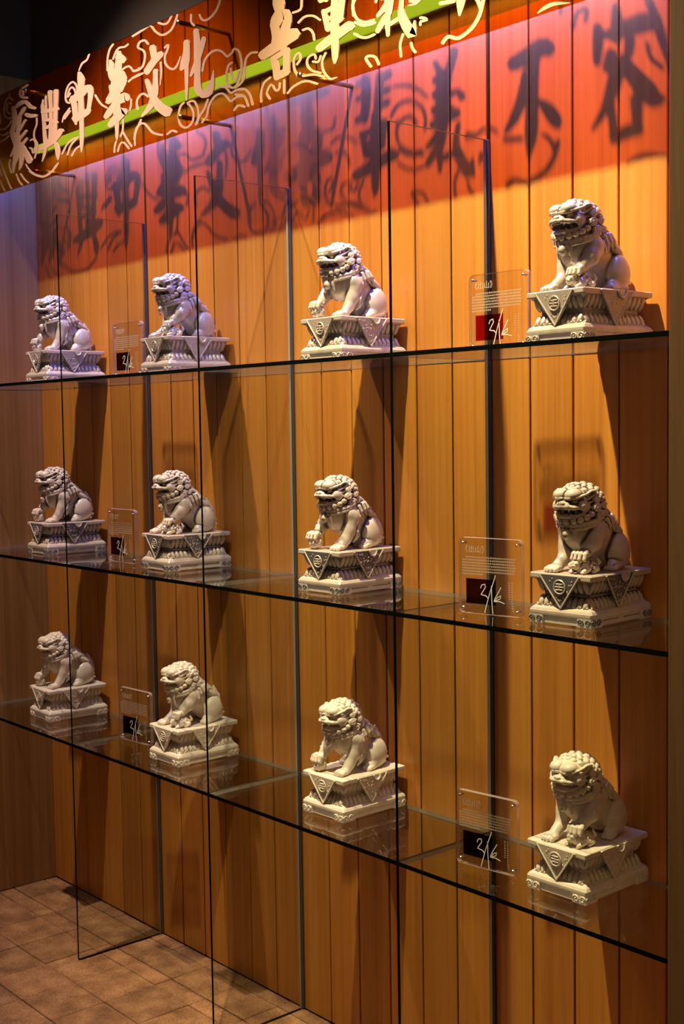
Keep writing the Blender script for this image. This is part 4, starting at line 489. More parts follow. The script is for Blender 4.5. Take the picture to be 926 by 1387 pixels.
    v.op(lambda X, Y, Z: (0 * X + 0 * Y + Z), (-7, -11, -1), (7, 10, 0.0), 0, True)   # flat underside
    return v.mesh('lion_body_' + kind)

def lion_mane():
    v = Vol((-6.4, -9.2, 6.0), (6.4, 6.6, 17.4), LH)
    v.ell((0, -2.7, 12.1), (3.7, 3.1, 3.9), .3)
    v.ell((0, -.6, 9.4), (3.5, 2.6, 3.0), .6)
    C = np.array((0, -3.1, 12.15)); R = np.array((3.95, 3.55, 3.95))
    for r, psi in enumerate((58, 79, 100, 121, 142, 163, 184, 203)):
        p = math.radians(psi)
        st = 24 if r < 2 else 23
        ths = [i * st for i in range(-3, 4)] if r % 2 == 0 else [(i + .5) * st for i in range(-3, 3)]
        for th in ths:
            if abs(th) > 60 and r not in (2, 4, 6): continue
            if r == 0 and abs(th) > 36: continue
            t = math.radians(th)
            d = np.array((math.sin(t), -math.cos(t) * math.cos(p), math.cos(t) * math.sin(p)))
            c = C + d * R; rr = .76 if r > 0 else .62
            v.ell(c, rr, .06)
            v.spiral(c + d * rr * .62, d, rr * .62, .17, .04, 1.3, 1 if th >= 0 else -1)
    for yy, zz, xx in ((-5.75, 15.55, (-2.2, -1.1, 0, 1.1, 2.2)), (-4.9, 16.1, (-2.7, -1.65, -.55, .55, 1.65, 2.7))):
        for x in xx:
            c = np.array((x, yy + .13 * x * x, zz - .13 * x * x)); d = np.array((x * .25, -.55, .8)); d /= np.linalg.norm(d)
            v.ell(c, .62, .06); v.spiral(c + d * .4, d, .38, .15, .04, 1.2, 1 if x >= 0 else -1)
    for x, y, z, x2, y2, z2 in ((4.1, -.9, 8.6, 4.4, .1, 6.6), (3.9, .3, 9.0, 4.2, 1.4, 7.0), (3.5, 1.4, 9.2, 4.0, 2.6, 7.2), (4.2, -1.6, 7.6, 4.6, -.9, 5.6)):
        v.chain([(x, y, z, .6), ((x + x2) / 2 + .15, (y + y2) / 2 - .1, (z + z2) / 2, .55), (x2, y2, z2, .18)], .1, sym=True)
    # side spirals below the ears and beard curls
    for sx in (-1, 1):
        for (x, y, z, R_, r_) in ((4.15, -3.9, 12.9, .72, .3), (4.35, -4.1, 11.2, .85, .34), (4.3, -3.0, 9.6, .95, .36), (4.2, -1.9, 11.6, .7, .3), (4.1, -1.2, 10.0, .7, .3)):
            v.ell((sx * (x - .35), y, z), (.6, R_ * 1.1, R_ * 1.1), .12)
            v.spiral((sx * x, y, z), (sx, -.25, .1), R_, r_, .06, 1.5, sx)
        for x, y, z, r in ((3.75, -5.0, 10.0, .66), (3.3, -5.9, 9.35, .66), (2.5, -6.7, 8.95, .66), (1.5, -7.35, 8.75, .66)):
            v.ell((sx * x, y, z), r, .08); v.spiral((sx * x * 1.07, y - .45, z - .05), (sx * .6, -1, -.1), r * .6, .16, .04, 1.2, sx)
    v.ell((0, -7.6, 8.6), .66, .08)
    # wavy locks down the back
    for row in range(6):
        f = row / 5; y = .6 + 4.6 * f; z = 11.3 - 4.2 * f
        xs = (-2.7, -.9, .9, 2.7) if row % 2 == 0 else (-3.3, -1.8, 0, 1.8, 3.3)
        for x in xs:
            drop = abs(x) * abs(x) * .16; sx = 1 if x >= 0 else -1
            v.chain([(x, y - .3, z - drop + .2, .78), (x * 1.04, y + .75, z - drop - .35, .6), (x * 1.1, y + 1.45, z - drop - .5, .22)], .07)
            v.cone((x * 1.02, y - .2, z - drop + .95), (x * 1.06, y + .8, z - drop + .3), .12, .1, .03, sub=True)
    return v.mesh('lion_mane')

def lion_collar():
    v = Vol((-5.2, -9.4, 4.6), (5.2, 2.2, 11.2), LH)
    P = []
    for i in range(33):
        a = 2 * math.pi * i / 32; P.append((4.05 * math.sin(a), -3.35 - 3.75 * math.cos(a), 8.75 - .95 * math.cos(a)))
    v.chain([(*p, .5) for p in P], .05)
    v.chain([(p[0] * 1.04, p[1] - .1, p[2] - .55, .3) for p in P], .05)
    for i, p in enumerate(P[:-1]): v.ell((p[0] * 1.06, -3.35 + (p[1] + 3.35) * 1.09, p[2] + .1), .27, .05)
    v.ell((0, -7.45, 6.55), .78, .06)                                      # bell
    v.cone((-.55, -8.1, 6.3), (.55, -8.1, 6.3), .12, .12, .04, sub=True)
    v.cone((0, -7.3, 7.3), (0, -7.4, 7.0), .35, .35, .1)
    for sx in (-1, 1):
        v.ell((sx * 1.35, -6.95, 6.95), (.5, .4, .6), .08); v.cone((sx * 1.4, -6.9, 6.5), (sx * 1.5, -6.7, 5.6), .38, .22, .08)
        v.spiral((sx * 4.35, -3.6, 8.7), (sx, -.2, 0), .62, .26, .05, 1.4, sx)
    return v.mesh('lion_collar')

def lion_ball():
    v = Vol((-6, -10, -.25), (-1, -4.4, 3.9), LH)
    c = (-3.5, -7.35, 1.55); v.ell(c, 1.55, 0)
    for i in range(22):
        z = 1 - 2 * (i + .5) / 22; a = i * 2.39996; r = math.sqrt(1 - z * z); d = np.array((r * math.cos(a), r * math.sin(a), z))
        v.spiral(np.array(c) + d * 1.5, d, .42, .12, .05, 1.2)
    v.op(lambda X, Y, Z: (0 * X + 0 * Y + Z), (-7, -11, -1), (7, 10, 0.0), 0, True)
    return v.mesh('lion_ball')

def lion_cub():
    v = Vol((-1, -10.0, -.25), (6, -2.6, 4.4), LH)
    v.ell((2.7, -5.9, 1.25), (1.75, 1.9, 1.3), .2); v.ell((3.5, -4.7, 1.2), (1.1, 1.2, 1.1), .3)
    v.ell((2.1, -7.5, 1.7), (1.05, .95, 1.0), .15)                          # head
    v.ell((2.1, -8.3, 1.45), (.55, .45, .4), .12); v.ell((2.1, -8.72, 1.6), (.26, .2, .18), .05)
    for sx in (-1, 1):
        v.ell((2.1 + sx * .45, -8.2, 1.95), .26, .05); v.ell((2.1 + sx * .85, -7.3, 2.5), (.25, .35, .4), .06)
        v.cone((2.7 + sx * 1.3, -6.4, .9), (2.5 + sx * 1.3, -7.7, .45), .55, .42, .12)
        for t in (-.22, 0, .22): v.ell((2.5 + sx * 1.3 + t, -8.05, .38), .19, .05)
        v.cone((3.3 + sx * 1.2, -4.6, .9), (3.1 + sx * 1.3, -5.5, .4), .6, .42, .15)
    for i in range(16):
        z = .95 - 1.15 * (i + .5) / 16; a = i * 2.39996; r = math.sqrt(max(0, 1 - z * z)); d = np.array((r * math.cos(a), r * math.sin(a), z))
        c = np.array((2.25, -7.0, 1.75)) + d * (1.1, .95, 1.05)
        if c[1] < -7.4 and c[2] < 2.3: continue
        v.ell(c, .32, .05)
    for i in range(26):
        z = .98 - 1.25 * (i + .5) / 26; a = i * 2.39996; r = math.sqrt(max(0, 1 - z * z)); d = np.array((r * math.cos(a), r * math.sin(a), z))
        v.ell(np.array((2.8, -5.6, 1.25)) + d * (1.7, 1.75, 1.3), .34, .06)
    v.chain([(3.9, -3.9, 1.2, .3), (4.4, -3.6, 2.0, .34), (4.2, -3.9, 2.8, .2)], .1)
    v.op(lambda X, Y, Z: (0 * X + 0 * Y + Z), (-7, -11, -1), (7, 10, 0.0), 0, True)
    return v.mesh('lion_cub')
# ---------------------------------------------------------------- setting: back wall of planks, side walls, floor, upper wall
XD = [-1.4815, -.8140, -.1475]; PIT = .1111; XL = -2.1430; XJ = .5040; D = .283; ZW = 2.6367; SH = [1.641, 1.127, .6192]; ZTOP = 2.0929
wb = tag(link('wall_back', box_me('wall_back', (XL - .05, .014, 0), (1.2, .06, ZW)), M['backing']), 'back wall clad in upright amber wood planks', 'wall', kind='structure')
edges = [XL]
seam = [(XD[2] + PIT * k) for k in range(-17, 7)]
def gap(x):
    return .0058 if min(abs(x - d) for d in XD) < .02 else .0025
xs = [XL] + [s for s in seam if XL + .03 < s < XJ + .12] 
for a, b in zip(xs[:-1], xs[1:]):
    for d in XD:
        if abs(a - d) < .02: a = d
        if abs(b - d) < .02: b = d
    ga = gap(a) if a > XL else .0005; gb = gap(b)
    w = b - gb - (a + ga)
    dz = random.uniform(-.0004, .0004)
    me = box_me('plank', (-w / 2, 0, 0), (w / 2, .013, ZW), .0012)
    link('plank', me, M['plank'], wb, ((a + ga + b - gb) / 2, dz, 0.0005))
wl = tag(link('wall_left', box_me('wall_left', (-.06, -1.5, 0), (0, .014, ZW)), M['veneer'], None, (XL, 0, 0)), 'streaky wood veneer side wall at the left', 'wall', kind='structure')
tag(link('wall_right', box_me('wall_right', (XJ, -D - .012, 0), (1.15, -.0005, 3.6), .002), M['jamb']), 'dark brown wood pillar closing the niche at the right', 'wall', kind='structure')
tag(link('wall_upper_back', box_me('wall_upper_back', (XL - .06, .0, ZW + .0005), (XJ, .06, 3.6)), M['upper']), 'dark plain wall above the planks', 'wall', kind='structure')
tag(link('wall_upper_left', box_me('wall_upper_left', (XL - .06, -1.5, ZW + .0005), (XL, -.0005, 3.6)), M['upper']), 'dark plain wall above the left veneer wall', 'wall', kind='structure')
tag(link('ceiling', box_me('ceiling', (XL - .06, -1.5, 3.601), (1.15, .06, 3.66)), M['upper']), 'dark ceiling above the display', 'ceiling', kind='structure')
fl = tag(link('floor', box_me('floor', (-3.2, -3.4, -.06), (2.6, .06, -.012)), M['grout']), 'floor of square reddish sandstone pavers', 'floor', kind='structure')
rows = [0.0, -.045, -.155, -.21, -.365] + [-.365 - .155 * k for k in range(1, 8)]
cols = [-2.142, -2.02] + [-2.02 + .1645 * k for k in range(1, 16)]
cache = {}
for r0, r1 in zip(rows[:-1], rows[1:]):
    for c0, c1 in zip(cols[:-1], cols[1:]):
        w, h = c1 - c0, r0 - r1; key = (round(w, 3), round(h, 3))
        if key not in cache: cache[key] = box_me('paver', (-w / 2 + .0011, -h / 2 + .0011, -.012), (w / 2 - .0011, h / 2 - .0011, 0), .0018)
        o = link('paver', cache[key], M['stone'], fl, ((c0 + c1) / 2, (r0 + r1) / 2, random.uniform(-.0018, 0)))
        o.rotation_euler = (random.uniform(-.006, .006), random.uniform(-.006, .006), 0)

# ---------------------------------------------------------------- glass dividers and shelves
def pane_mesh(name, lo, hi, dark_axis):       # slot 0 clear faces, 1 edges coloured as dark reflection, 2 edges coloured as lit
    bm = bmesh.new(); add_box(bm, lo, hi); bm.faces.ensure_lookup_table(); bmesh.ops.recalc_face_normals(bm, faces=bm.faces)
    for f in bm.faces:
        n = f.normal
        if dark_axis == 'shelf': f.material_index = 0 if abs(n.z) > .5 else (1 if n.y < -.5 else 2)
        else: f.material_index = 0 if abs(n.x) > .5 else (1 if n.y < -.5 or n.z < -.5 else 2)
    me = finish(bm, name); me.materials.append(M['divider' if dark_axis != 'shelf' else 'glass']); me.materials.append(M['edge_dark']); me.materials.append(M['edge_light']); return me
T = .004
names = ['nearest the left wall', 'in the middle of the three', 'nearest the right pillar']
for i, x in enumerate(XD):
    e = tag(empty('glass_divider', (x, 0, 0)), 'tall clear upright glass divider, the one ' + names[i], 'glass divider', 'upright glass dividers')
    link('glass_pane', pane_mesh('glass_pane', (-T, -D, 0.001), (T, -.0100, ZTOP), 'div'), None, e)
    bm = bmesh.new(); add_box(bm, (-.0072, -.0085, .001), (.0072, -.0006, ZTOP), .0012); tag(link('wall_channel', finish(bm, 'wall_channel'), M['alu'], e), 'pale metal channel on the wall')
bays = [(XL + .0006, XD[0] - T - .0002), (XD[0] + T + .0002, XD[1] - T - .0002), (XD[1] + T + .0002, XD[2] - T - .0002), (XD[2] + T + .0002, XJ - .0006)]
sn = ['top', 'middle', 'bottom']; bn = ['first bay beside the left wall', 'second bay from the left wall', 'third bay from the left wall', 'bay beside the right pillar']
for s, z in enumerate(SH):
    for b, (x0, x1) in enumerate(bays):
        o = link('glass_shelf', pane_mesh('glass_shelf', (x0, -D, z - .0045), (x1, -.0006, z + .0045), 'shelf'))
        tag(o, '%s level clear glass shelf pane in the %s' % (sn[s], bn[b]), 'glass shelf', 'glass shelf panes')

# ---------------------------------------------------------------- orange acrylic sign on steel rods, with lettering and cloud scrolls
SY = -.157; sg = tag(empty('acrylic_sign', (-.81, SY, 2.25)), 'long translucent orange sign with cream brush characters and cloud scrolls', 'sign')
link('panel', box_me('panel', (XL + .012, SY, 2.2508), (XJ - .004, SY + .006, 2.5495), .0006), M['sign'], sg, (.81, -SY, -2.25))
def ribbons(name, rib, y0, y1, step=.00004):
    V, F = [], []
    for k, r in enumerate(rib):
        n = len(r) // 4; b = len(V); e = k * step
        for i in range(n):
            for x, z in ((r[4 * i], r[4 * i + 1]), (r[4 * i + 2], r[4 * i + 3])):
                z = min(max(z / 2000, 2.252), 2.5485)
                V.append((x / 2000, y0 - e, z)); V.append((x / 2000, y1, z))
        for i in range(n - 1):
            q = b + 4 * i
            F += [(q, q + 2, q + 6, q + 4), (q + 1, q + 5, q + 7, q + 3), (q, q + 4, q + 5, q + 1), (q + 2, q + 3, q + 7, q + 6)]
        q = b + 4 * (n - 1); F += [(b, b + 1, b + 3, b + 2), (q, q + 2, q + 3, q + 1)]
    me = bpy.data.meshes.new(name); me.from_pydata(V, [], F); me.update(); return me
for k, rib in CHARS.items():
    link('character', ribbons('character', rib, SY - .0028, SY - .0002), M['letter'], sg, (.81, -SY, -2.25))
# last character of the line, beyond the edge of the picture
def line_rib(pts):
    out = []
    for i, (x, z, w) in enumerate(pts):
        a = Vector(pts[max(i - 1, 0)][:2]); b = Vector(pts[min(i + 1, len(pts) - 1)][:2]); t = (b - a).normalized(); out += [int((x - t.y * w) * 2000), int((z + t.x * w) * 2000), int((x + t.y * w) * 2000), int((z - t.x * w) * 2000)]
    return out
ci = [[(.315, 2.49, .006), (.35, 2.505, .007)], [(.30, 2.455, .006), (.362, 2.468, .008)], [(.332, 2.50, .006), (.328, 2.40, .006)], [(.305, 2.43, .006), (.358, 2.436, .006)], [(.308, 2.40, .006), (.356, 2.405, .006)],
      [(.31, 2.375, .006), (.305, 2.31, .005)], [(.312, 2.372, .006), (.355, 2.38, .006), (.352, 2.325, .005)], [(.33, 2.37, .006), (.318, 2.29, .004)], [(.31, 2.34, .005), (.355, 2.345, .005)],
      [(.405, 2.51, .008), (.41, 2.49, .006)], [(.375, 2.47, .007), (.445, 2.482, .008)], [(.392, 2.46, .006), (.397, 2.43, .005)], [(.43, 2.465, .006), (.42, 2.43, .005)], [(.37, 2.415, .007), (.452, 2.426, .008)], [(.38, 2.365, .007), (.445, 2.372, .008)], [(.411, 2.42, .008), (.411, 2.35, .007), (.409, 2.285, .004)]]
link('character', ribbons('character', [line_rib(s) for s in ci], SY - .0028, SY - .0002), M['letter'], sg, (.81, -SY, -2.25))
tag(link('cloud_scroll', ribbons('cloud_scroll', SCROLL, SY - .0012, SY - .0002, .000009), M['letter'], sg, (.81, -SY, -2.25)), 'cream swirling cloud lines', kind='stuff')
for x in (-1.8825, -1.0556, -.5731, .30):
    for z in (2.2921, 2.5266):
        bm = bmesh.new(); add_tube(bm, [(0, SY + .006, 0), (0, -.0012, 0)], .0058, 12); add_tube(bm, [(0, SY - .0002, 0), (0, SY - .0028, 0)], .0062, 12)
        link('standoff_rod', finish(bm, 'standoff_rod', True), M['steel'], sg, (x + .81, -SY, z - 2.25))

# ---------------------------------------------------------------- light tube behind the sign
tb = tag(empty('light_tube', (-.81, -.030, 2.40)), 'long glowing light tube fixed to the planks behind the orange sign', 'light tube')
bm = bmesh.new(); add_tube(bm, [(-1.255, 0, 0), (1.255, 0, 0)], .0125, 16); link('diffuser', finish(bm, 'diffuser', True), M['tube'], tb)
for s in (-1, 1):
    bm = bmesh.new(); add_tube(bm, [(s * 1.255, 0, 0), (s * 1.285, 0, 0)], .0135, 16); link('end_cap', finish(bm, 'end_cap', True), M['steel'], tb)
bm = bmesh.new(); add_box(bm, (-1.255, .0128, -.012), (1.255, .0285, .012), .001); link('housing', finish(bm, 'housing'), M['steel'], tb)

# ---------------------------------------------------------------- ceiling spotlights
for i, (pos, aim, pw, colr) in enumerate(LAMPS):
    d = (Vector(aim) - Vector(pos)).normalized()
    e = tag(empty('ceiling_spotlight', pos), 'black ceiling spotlight aimed at the %s half of the plank wall' % ('left' if i == 0 else 'right'), 'spotlight', 'ceiling spotlights')
    bm = bmesh.new(); add_tube(bm, [d * -.006, d * -.012, d * -.10, d * -.115], [.036, .038, .038, .028], 20); link('lamp_head', finish(bm, 'lamp_head', True), M['black'], e)
    bm = bmesh.new(); add_tube(bm, [d * -.0045, d * -.0058], .030, 20); link('lens', finish(bm, 'lens'), M['lens'], e)
    bm = bmesh.new(); add_tube(bm, [d * -.07, Vector((0, 0, .12)), Vector((0, 0, 3.6 - pos[2]))], .008, 8); add_box(bm, (-.05, -.02, 3.578 - pos[2]), (.05, .02, 3.6 - pos[2]), .002); link('bracket', finish(bm, 'bracket'), M['black'], e)

# ---------------------------------------------------------------- guardian lion statues
HX, HY = .0700, .0975
def pedestal_meshes():
    P = {}
    bm = bmesh.new(); loft(bm, [(HX - .0035, HY - .0035, 0.003), (HX - .0035, HY - .0035, .0165), (HX - .0005, HY - .0005, .018), (HX, HY, .021), (HX, HY, .025), (HX - .003, HY - .003, .030), (HX - .009, HY - .009, .0345), (HX - .013, HY - .013, .035)])
    for sx in (-1, 1):
        for sy in (-1, 1):
            hx, hy = HX - .0006, HY - .0006; add_box(bm, (min(sx * hx, sx * (hx - .032)), min(sy * hy, sy * (hy - .036)), 0), (max(sx * hx, sx * (hx - .032)), max(sy * hy, sy * (hy - .036)), .0205), .002, 2)
    P['plinth'] = finish(bm, 'plinth')
    bm = bmesh.new()
    def scr(c, u, flip):
        pts = []
        for i in range(15):
            t = i / 14; a = t * 2.6 * math.pi; r = .0072 * (1 - .8 * t); pts.append(Vector(c) + Vector(u) * (flip * math.cos(a) * r) + Vector((0, 0, math.sin(a) * r)))
        add_tube(bm, pts, .0014, 5)
    for sx in (-1, 1):
        for sy in (-1, 1):
            for q in (.008, .023):
                scr((sx * (HX - q), sy * HY, .0095), (1, 0, 0), sx if q < .01 else -sx); scr((sx * HX, sy * (HY - q), .0095), (0, 1, 0), sy if q < .01 else -sy)
            for q0, q1 in ((.033, .060),): add_tube(bm, [(sx * (HX - .0035), sy * (HY - q0), .012), (sx * (HX - .0035), sy * (HY - q1 - .03), .012)], .001, 5)
    P['scroll_carving'] = finish(bm, 'scroll_carving', True)
    bm = bmesh.new(); loft(bm, [(HX - .011, HY - .011, .0345), (HX - .016, HY - .016, .044), (HX - .020, HY - .020, .052), (HX - .020, HY - .020, .060), (HX - .017, HY - .017, .068), (HX - .012, HY - .012, .078), (HX - .006, HY - .006, .0838)])
    P['waist'] = finish(bm, 'waist')
    bm = bmesh.new()
    def petal(c, u, n, w, z0, z1, lean):
        u = Vector(u); n = Vector(n); zc = (z0 + z1) / 2; h = abs(z1 - z0) / 2; sg_ = 1 if z1 > z0 else -1
        g = bmesh.ops.create_icosphere(bm, subdivisions=2, radius=1)
        for v in g['verts']:
            x, y, z = v.co; v.co = Vector(c) + u * (x * w * (1 - .12 * z * sg_)) + n * (lean * (.5 + .5 * z * sg_) + y * .0046) + Vector((0, 0, zc + z * h))
    for face in range(4):
        n = [(0, -1, 0), (1, 0, 0), (0, 1, 0), (-1, 0, 0)][face]; u = [(1, 0, 0), (0, 1, 0), (-1, 0, 0), (0, -1, 0)][face]
        half = HX if face % 2 == 0 else HY; off = HY if face % 2 == 0 else HX
        for z0, z1, ins0, ins1, step in ((.0330, .0535, .0085, .0180, .0130), (.0855, .0590, .0070, .0180, .0130)):
            ln = half - .014; k = max(2, int(round(2 * ln / step))); w = ln / k
            for i in range(k):
                s = -ln + w * (2 * i + 1); petal(Vector(n) * (off - ins0) + Vector(u) * s, u, n, w * .96, z0, z1, -(ins1 - ins0))
        ln = half - .024; k = int(2 * ln / .0042)
        for i in range(k):
            p = Vector(n) * (off - .0195) + Vector(u) * (-ln + 2 * ln * (i + .5) / k) + Vector((0, 0, .056)); g = bmesh.ops.create_icosphere(bm, subdivisions=1, radius=.0019); bmesh.ops.translate(bm, verts=g['verts'], vec=p)
        ln = half - .012; k = int(2 * ln / .007)
        for i in range(k):
            p = Vector(n) * (off - .0095) + Vector(u) * (-ln + 2 * ln * (i + .5) / k) + Vector((0, 0, .0355)); g = bmesh.ops.create_icosphere(bm, subdivisions=1, radius=.0029); bmesh.ops.translate(bm, verts=g['verts'], vec=p)
    P['lotus_petals'] = finish(bm, 'lotus_petals', True)
    bm = bmesh.new(); loft(bm, [(HX - .006, HY - .006, .0832), (HX - .0018, HY - .0018, .0845), (HX - .0008, HY - .0008, .0865), (HX - .0008, HY - .0008, .0935), (HX - .0022, HY - .0022, .0950)]); P['slab'] = finish(bm, 'slab')
    # hanging cloth triangle, local x along the face, -y outwards
    W, ZT_, ZB = .0445, .0925, .0315
    bm = bmesh.new(); tri = [(-W, ZT_), (W, ZT_), (0, ZB)]; a = [bm.verts.new((x, -.0012 + (.004 if z == ZB else 0), z)) for x, z in tri]; b = [bm.verts.new((x, .0035 + (.004 if z == ZB else 0), z)) for x, z in tri]
    bm.faces.new(a); bm.faces.new(b[::-1])
    for i in range(3): bm.faces.new((a[i], b[i], b[(i + 1) % 3], a[(i + 1) % 3]))
    P['cloth'] = finish(bm, 'cloth')
    bm = bmesh.new()
    for x in (-1, 1): add_tube(bm, [(x * W, -.0012, ZT_), (0, .0028, ZB)], .0019, 6)
    P['cloth_border'] = finish(bm, 'cloth_border')
    bm = bmesh.new(); q = [(.0125 * math.cos(2 * math.pi * i / 24), -.0012 + (.0006), .0715 + .0125 * math.sin(2 * math.pi * i / 24)) for i in range(25)]; add_tube(bm, q, .0015, 6, False)
    for dz, w in ((.0052, .0078), (0, .0098), (-.0052, .0078)): add_box(bm, (-w, -.0022, .0715 + dz - .0012), (w, .001, .0715 + dz + .0012), .0006)
    add_box(bm, (-.0012, -.0022, .0715 - .006), (.0012, .001, .0715 + .006), .0005)
    for i in range(26):
        t = i / 25; x = random.uniform(-1, 1); z = ZT_ - .004 - random.random() * .045; w = W * (z - ZB) / (ZT_ - ZB) - .005
        if w < .004 or (abs(x * w) < .0155 and abs(z - .0715) < .0155): continue
        g = bmesh.ops.create_icosphere(bm, subdivisions=1, radius=.0021); bmesh.ops.translate(bm, verts=g['verts'], vec=(x * w, -.0004 + .004 * (ZT_ - z) / (ZT_ - ZB), z))
    P['medallion'] = finish(bm, 'medallion')
    bm = bmesh.new()
    for i in range(60):
        x = random.uniform(-1, 1); z = ZT_ - .003 - random.random() * .052; w = W * (z - ZB) / (ZT_ - ZB) - .004
        if w < .003: continue
        g = bmesh.ops.create_icosphere(bm, subdivisions=1, radius=random.uniform(.0016, .0026)); bmesh.ops.translate(bm, verts=g['verts'], vec=(x * w, -.0002 + .004 * (ZT_ - z) / (ZT_ - ZB), z))
    P['brocade_relief'] = finish(bm, 'brocade_relief')
    bm = bmesh.new(); q = [(.0105 * math.cos(math.pi + math.pi * i / 14), -.0035, .0935 + .013 * math.sin(math.pi + math.pi * i / 14)) for i in range(15)]; add_tube(bm, q, .0026, 7)
    V0 = [bm.verts.new((x, -.003, z)) for x, y, z in q]; bm.faces.new(V0)
    V1 = [bm.verts.new((x, .001, z)) for x, y, z in q]; bm.faces.new(V1[::-1])
    P['cloth_lobe'] = finish(bm, 'cloth_lobe')
    return P
PM = pedestal_meshes()
MANE, COLLAR = lion_mane(), lion_collar()
BODY = {'ball': lion_body('ball'), 'cub': lion_body('cub')}; EXTRA = {'ball': ('ball', lion_ball()), 'cub': ('cub', lion_cub())}
for me in list(PM.values()) + [MANE, COLLAR] + list(BODY.values()) + [v[1] for v in EXTRA.values()]: me.materials.append(M['cream'])
def statue(kind, loc, rz, mat, label, gnd):
    e = tag(empty('guardian_lion_statue', loc, rz), label, 'statue', 'guardian lions on the glass shelves')
    def part(n, me, parent=e, loc=None, rz=0, mt=mat):
        o = link(n, me, mt, parent, loc); o.rotation_euler = (0, 0, rz); return o
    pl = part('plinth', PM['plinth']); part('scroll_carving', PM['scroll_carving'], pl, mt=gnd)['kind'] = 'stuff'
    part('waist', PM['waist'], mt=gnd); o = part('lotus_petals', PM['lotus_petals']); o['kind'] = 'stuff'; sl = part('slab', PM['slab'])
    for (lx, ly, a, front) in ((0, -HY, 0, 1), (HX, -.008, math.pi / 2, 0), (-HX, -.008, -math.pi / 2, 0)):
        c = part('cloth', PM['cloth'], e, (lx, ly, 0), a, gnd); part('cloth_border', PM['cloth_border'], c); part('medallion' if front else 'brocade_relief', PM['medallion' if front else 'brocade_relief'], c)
        if not front: part('cloth_lobe', PM['cloth_lobe'], c, (.012 if a > 0 else -.012, 0, 0))
    z = .0948
    part('lion_body', BODY[kind], e, (0, 0, z)); part('mane', MANE, e, (0, 0, z)); part('collar', COLLAR, e, (0, 0, z)); part(EXTRA[kind][0], EXTRA[kind][1], e, (0, 0, z))
    return e
CX = [[-1.785, -1.135, -.463, .199], [-1.806, -1.150, -.482, .197], [-1.820, -1.124, -.478, .192]]
CY = [[-.104] * 4, [-.106, -.106, -.108, -.100], [-.108, -.113, -.108, -.104]]
RZ = [[-1, 0, 0, -2], [-2, -2, 2, 3], [-3, 0, 1, 1]]
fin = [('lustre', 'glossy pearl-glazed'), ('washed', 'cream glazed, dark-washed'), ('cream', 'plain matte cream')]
where = ['beside the left wall', 'left of the middle divider', 'left of the right divider', 'beside the right pillar']
for s in range(3):
    for b in range(4):
        kind = 'ball' if b in (0, 2) else 'cub'
        lab = '%s guardian lion, paw on %s, %s shelf, %s' % (fin[s][1], kind, sn[s], where[b])
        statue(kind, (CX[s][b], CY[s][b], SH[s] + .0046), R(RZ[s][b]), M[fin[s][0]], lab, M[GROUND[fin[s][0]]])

# ---------------------------------------------------------------- engraved acrylic plaques
PW, PH, PT = .147, .149, .011
def plate_mesh():
    bm = bmesh.new(); r = .010; pts = []
    for cx, cz, a0 in ((PW / 2 - r, r, -90), (PW / 2 - r, PH - r, 0), (-PW / 2 + r, PH - r, 90), (-PW / 2 + r, r, 180)):
        for k in range(5): a = R(a0 + 90 * k / 4); pts.append((cx + r * math.cos(a), cz + r * math.sin(a)))
    A = [bm.verts.new((x, -PT / 2, z)) for x, z in pts]; B = [bm.verts.new((x, PT / 2, z)) for x, z in pts]
    bm.faces.new(A); bm.faces.new(B[::-1]); n = len(A)
    for i in range(n): f = bm.faces.new((A[i], A[(i + 1) % n], B[(i + 1) % n], B[i])); f.material_index = 1
    me = finish(bm, 'plate'); me.materials.append(M['acrylic']); me.materials.append(M['acrylic_edge']); return me
def flat_ribbon(bm, pts, w, y):
    for (x0, z0), (x1, z1) in zip(pts[:-1], pts[1:]):
        d = Vector((x1 - x0, 0, z1 - z0)).normalized(); nrm = Vector((-d.z, 0, d.x)) * w; d *= w * .5; a, b = Vector((x0, y, z0)) - d, Vector((x1, y, z1)) + d
        lo = [bm.verts.new(p) for p in (a + nrm, b + nrm, b - nrm, a - nrm)]; hi = [bm.verts.new(v.co + Vector((0, -.0003, 0))) for v in lo]; bm.faces.new(hi); bm.faces.new(lo[::-1])
        for k in range(4): bm.faces.new((lo[k], lo[(k + 1) % 4], hi[(k + 1) % 4], hi[k]))
def uv(u, v): return (-PW / 2 + u * PW, PH * (1 - v))
YF = -PT / 2 - .0002
def text_mesh():
    bm = bmesh.new(); rnd = random.Random(3)
    for r in range(7):
        v = .255 + r * .037; u = .12 if r == 0 else .065; end = .9 if r < 6 else .38
        while u < end:
            L_ = rnd.uniform(.018, .03); 
            for dv in (-.006, .003): flat_ribbon(bm, [uv(u, v + dv), uv(u + L_ * .8, v + dv)], .00042, YF)
            flat_ribbon(bm, [uv(u + L_ * rnd.uniform(.2, .6), v - .011), uv(u + L_ * .4, v + .011)], .0004, YF)
            u += L_ + .006
    for c, (v0, v1) in enumerate(((.56, .80), (.56, .90), (.86, .95))):
        v = v0; u = (.80, .845, .86)[c]
        while v < v1:
            flat_ribbon(bm, [uv(u, v), uv(u + .022, v)], .00035, YF); flat_ribbon(bm, [uv(u + .012, v - .008), uv(u + .012, v + .006)], .0003, YF); v += .030
    return finish(bm, 'engraved_text')
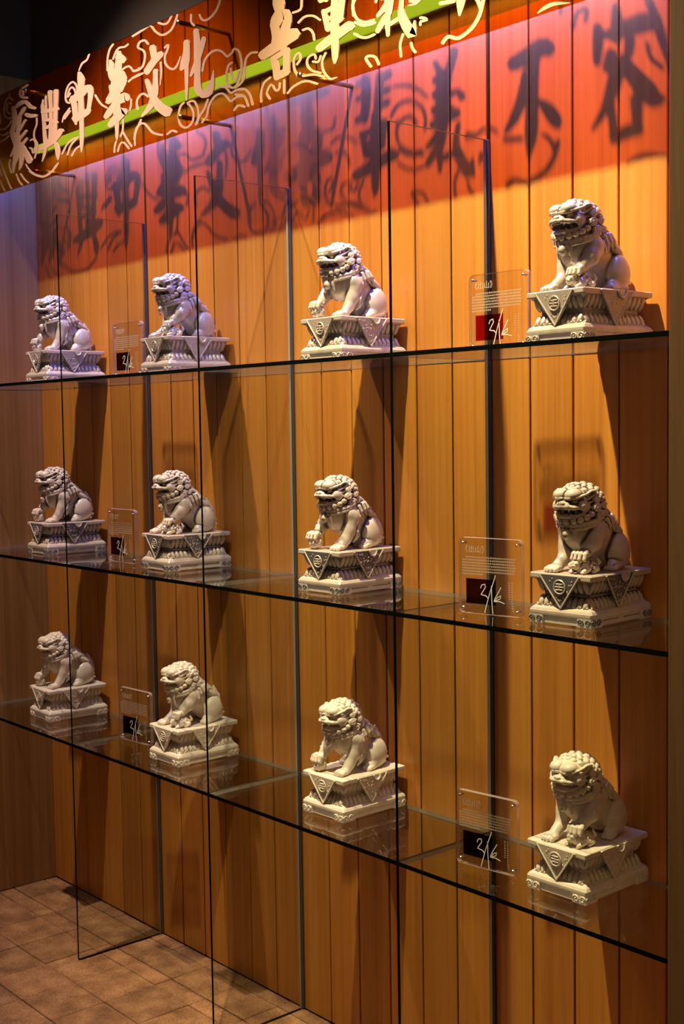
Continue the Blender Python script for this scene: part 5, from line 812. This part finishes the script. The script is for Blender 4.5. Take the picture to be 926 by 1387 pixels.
def sign_mesh():
    bm = bmesh.new(); T_ = lambda l: [uv((x - 80) / 720, (y - 115 - (x - 80) * .257) / 890) for x, y in l]
    for l in ([(340, 765), (355, 730), (388, 728), (396, 765), (345, 840), (405, 868), (425, 900)], [(512, 650), (440, 860), (385, 1060)], [(465, 765), (468, 930), (480, 1090)], [(572, 800), (505, 915), (495, 950), (535, 905), (570, 895), (562, 930), (500, 948), (560, 960), (612, 992)]):
        flat_ribbon(bm, T_(l), .0007, YF - .0007)
    return finish(bm, 'signature')
def title_mesh():
    cu = bpy.data.curves.new('title', 'FONT'); cu.body = '\u300a\u51fa\u5c71\u300b'; cu.size = .0155; cu.extrude = .00015; cu.align_x = 'LEFT'; cu.resolution_u = 2
    o = bpy.data.objects.new('title_tmp', cu); COL.objects.link(o); dg = bpy.context.evaluated_depsgraph_get(); me = bpy.data.meshes.new_from_object(o.evaluated_get(dg)); bpy.data.objects.remove(o, do_unlink=True)
    me.transform(Matrix.Translation((-PW / 2 + .008, YF - .0001, PH * .815)) @ Matrix.Rotation(R(90), 4, 'X')); me.materials.clear(); return me
PLT, TXT, SIG, TTL = plate_mesh(), text_mesh(), sign_mesh(), title_mesh()
x0, z0 = uv(.125, .867); x1, z1 = uv(.60, .536); FILM = box_me('film', (x0, YF - .0004, z0), (x1, YF, z1))
bm = bmesh.new(); add_tube(bm, [(0, -PT / 2 - .001, 0), (0, PT / 2 + .001, 0)], .0022, 10); PIN = finish(bm, 'pin', True)
PLQ = [(-1.345, -.150, 0, 0), (.012, -.145, 0, 2), (-1.402, -.150, 1, 0), (.018, -.180, 1, 8), (-1.372, -.140, 2, 4), (.005, -.182, 2, 7)]
pl_where = ['between the two left lions', 'beside the right lion']
for i, (x, y, s, a) in enumerate(PLQ):
    e = tag(empty('acrylic_plaque', (x, y, SH[s] + .0046), R(a)), 'clear engraved acrylic plaque on the %s shelf %s' % (sn[s], pl_where[0 if x < -1 else 1]), 'plaque', 'acrylic plaques on the shelves')
    link('plate', PLT, None, e); link('engraved_text', TXT, M['engrave'], e); link('title', TTL, M['engrave'], e)
    f = link('film', FILM, M['backlit_film' if i == 1 else 'film'], e); f['label'] = 'square of %s film' % ('backlit-toned red' if i == 1 else 'dark'); link('signature', SIG, M['print'], e)
    for u in (.07, .93):
        for v in (.07, .93): px, pz = uv(u, v); link('pin', PIN, M['steel'], e, (px, 0, pz))
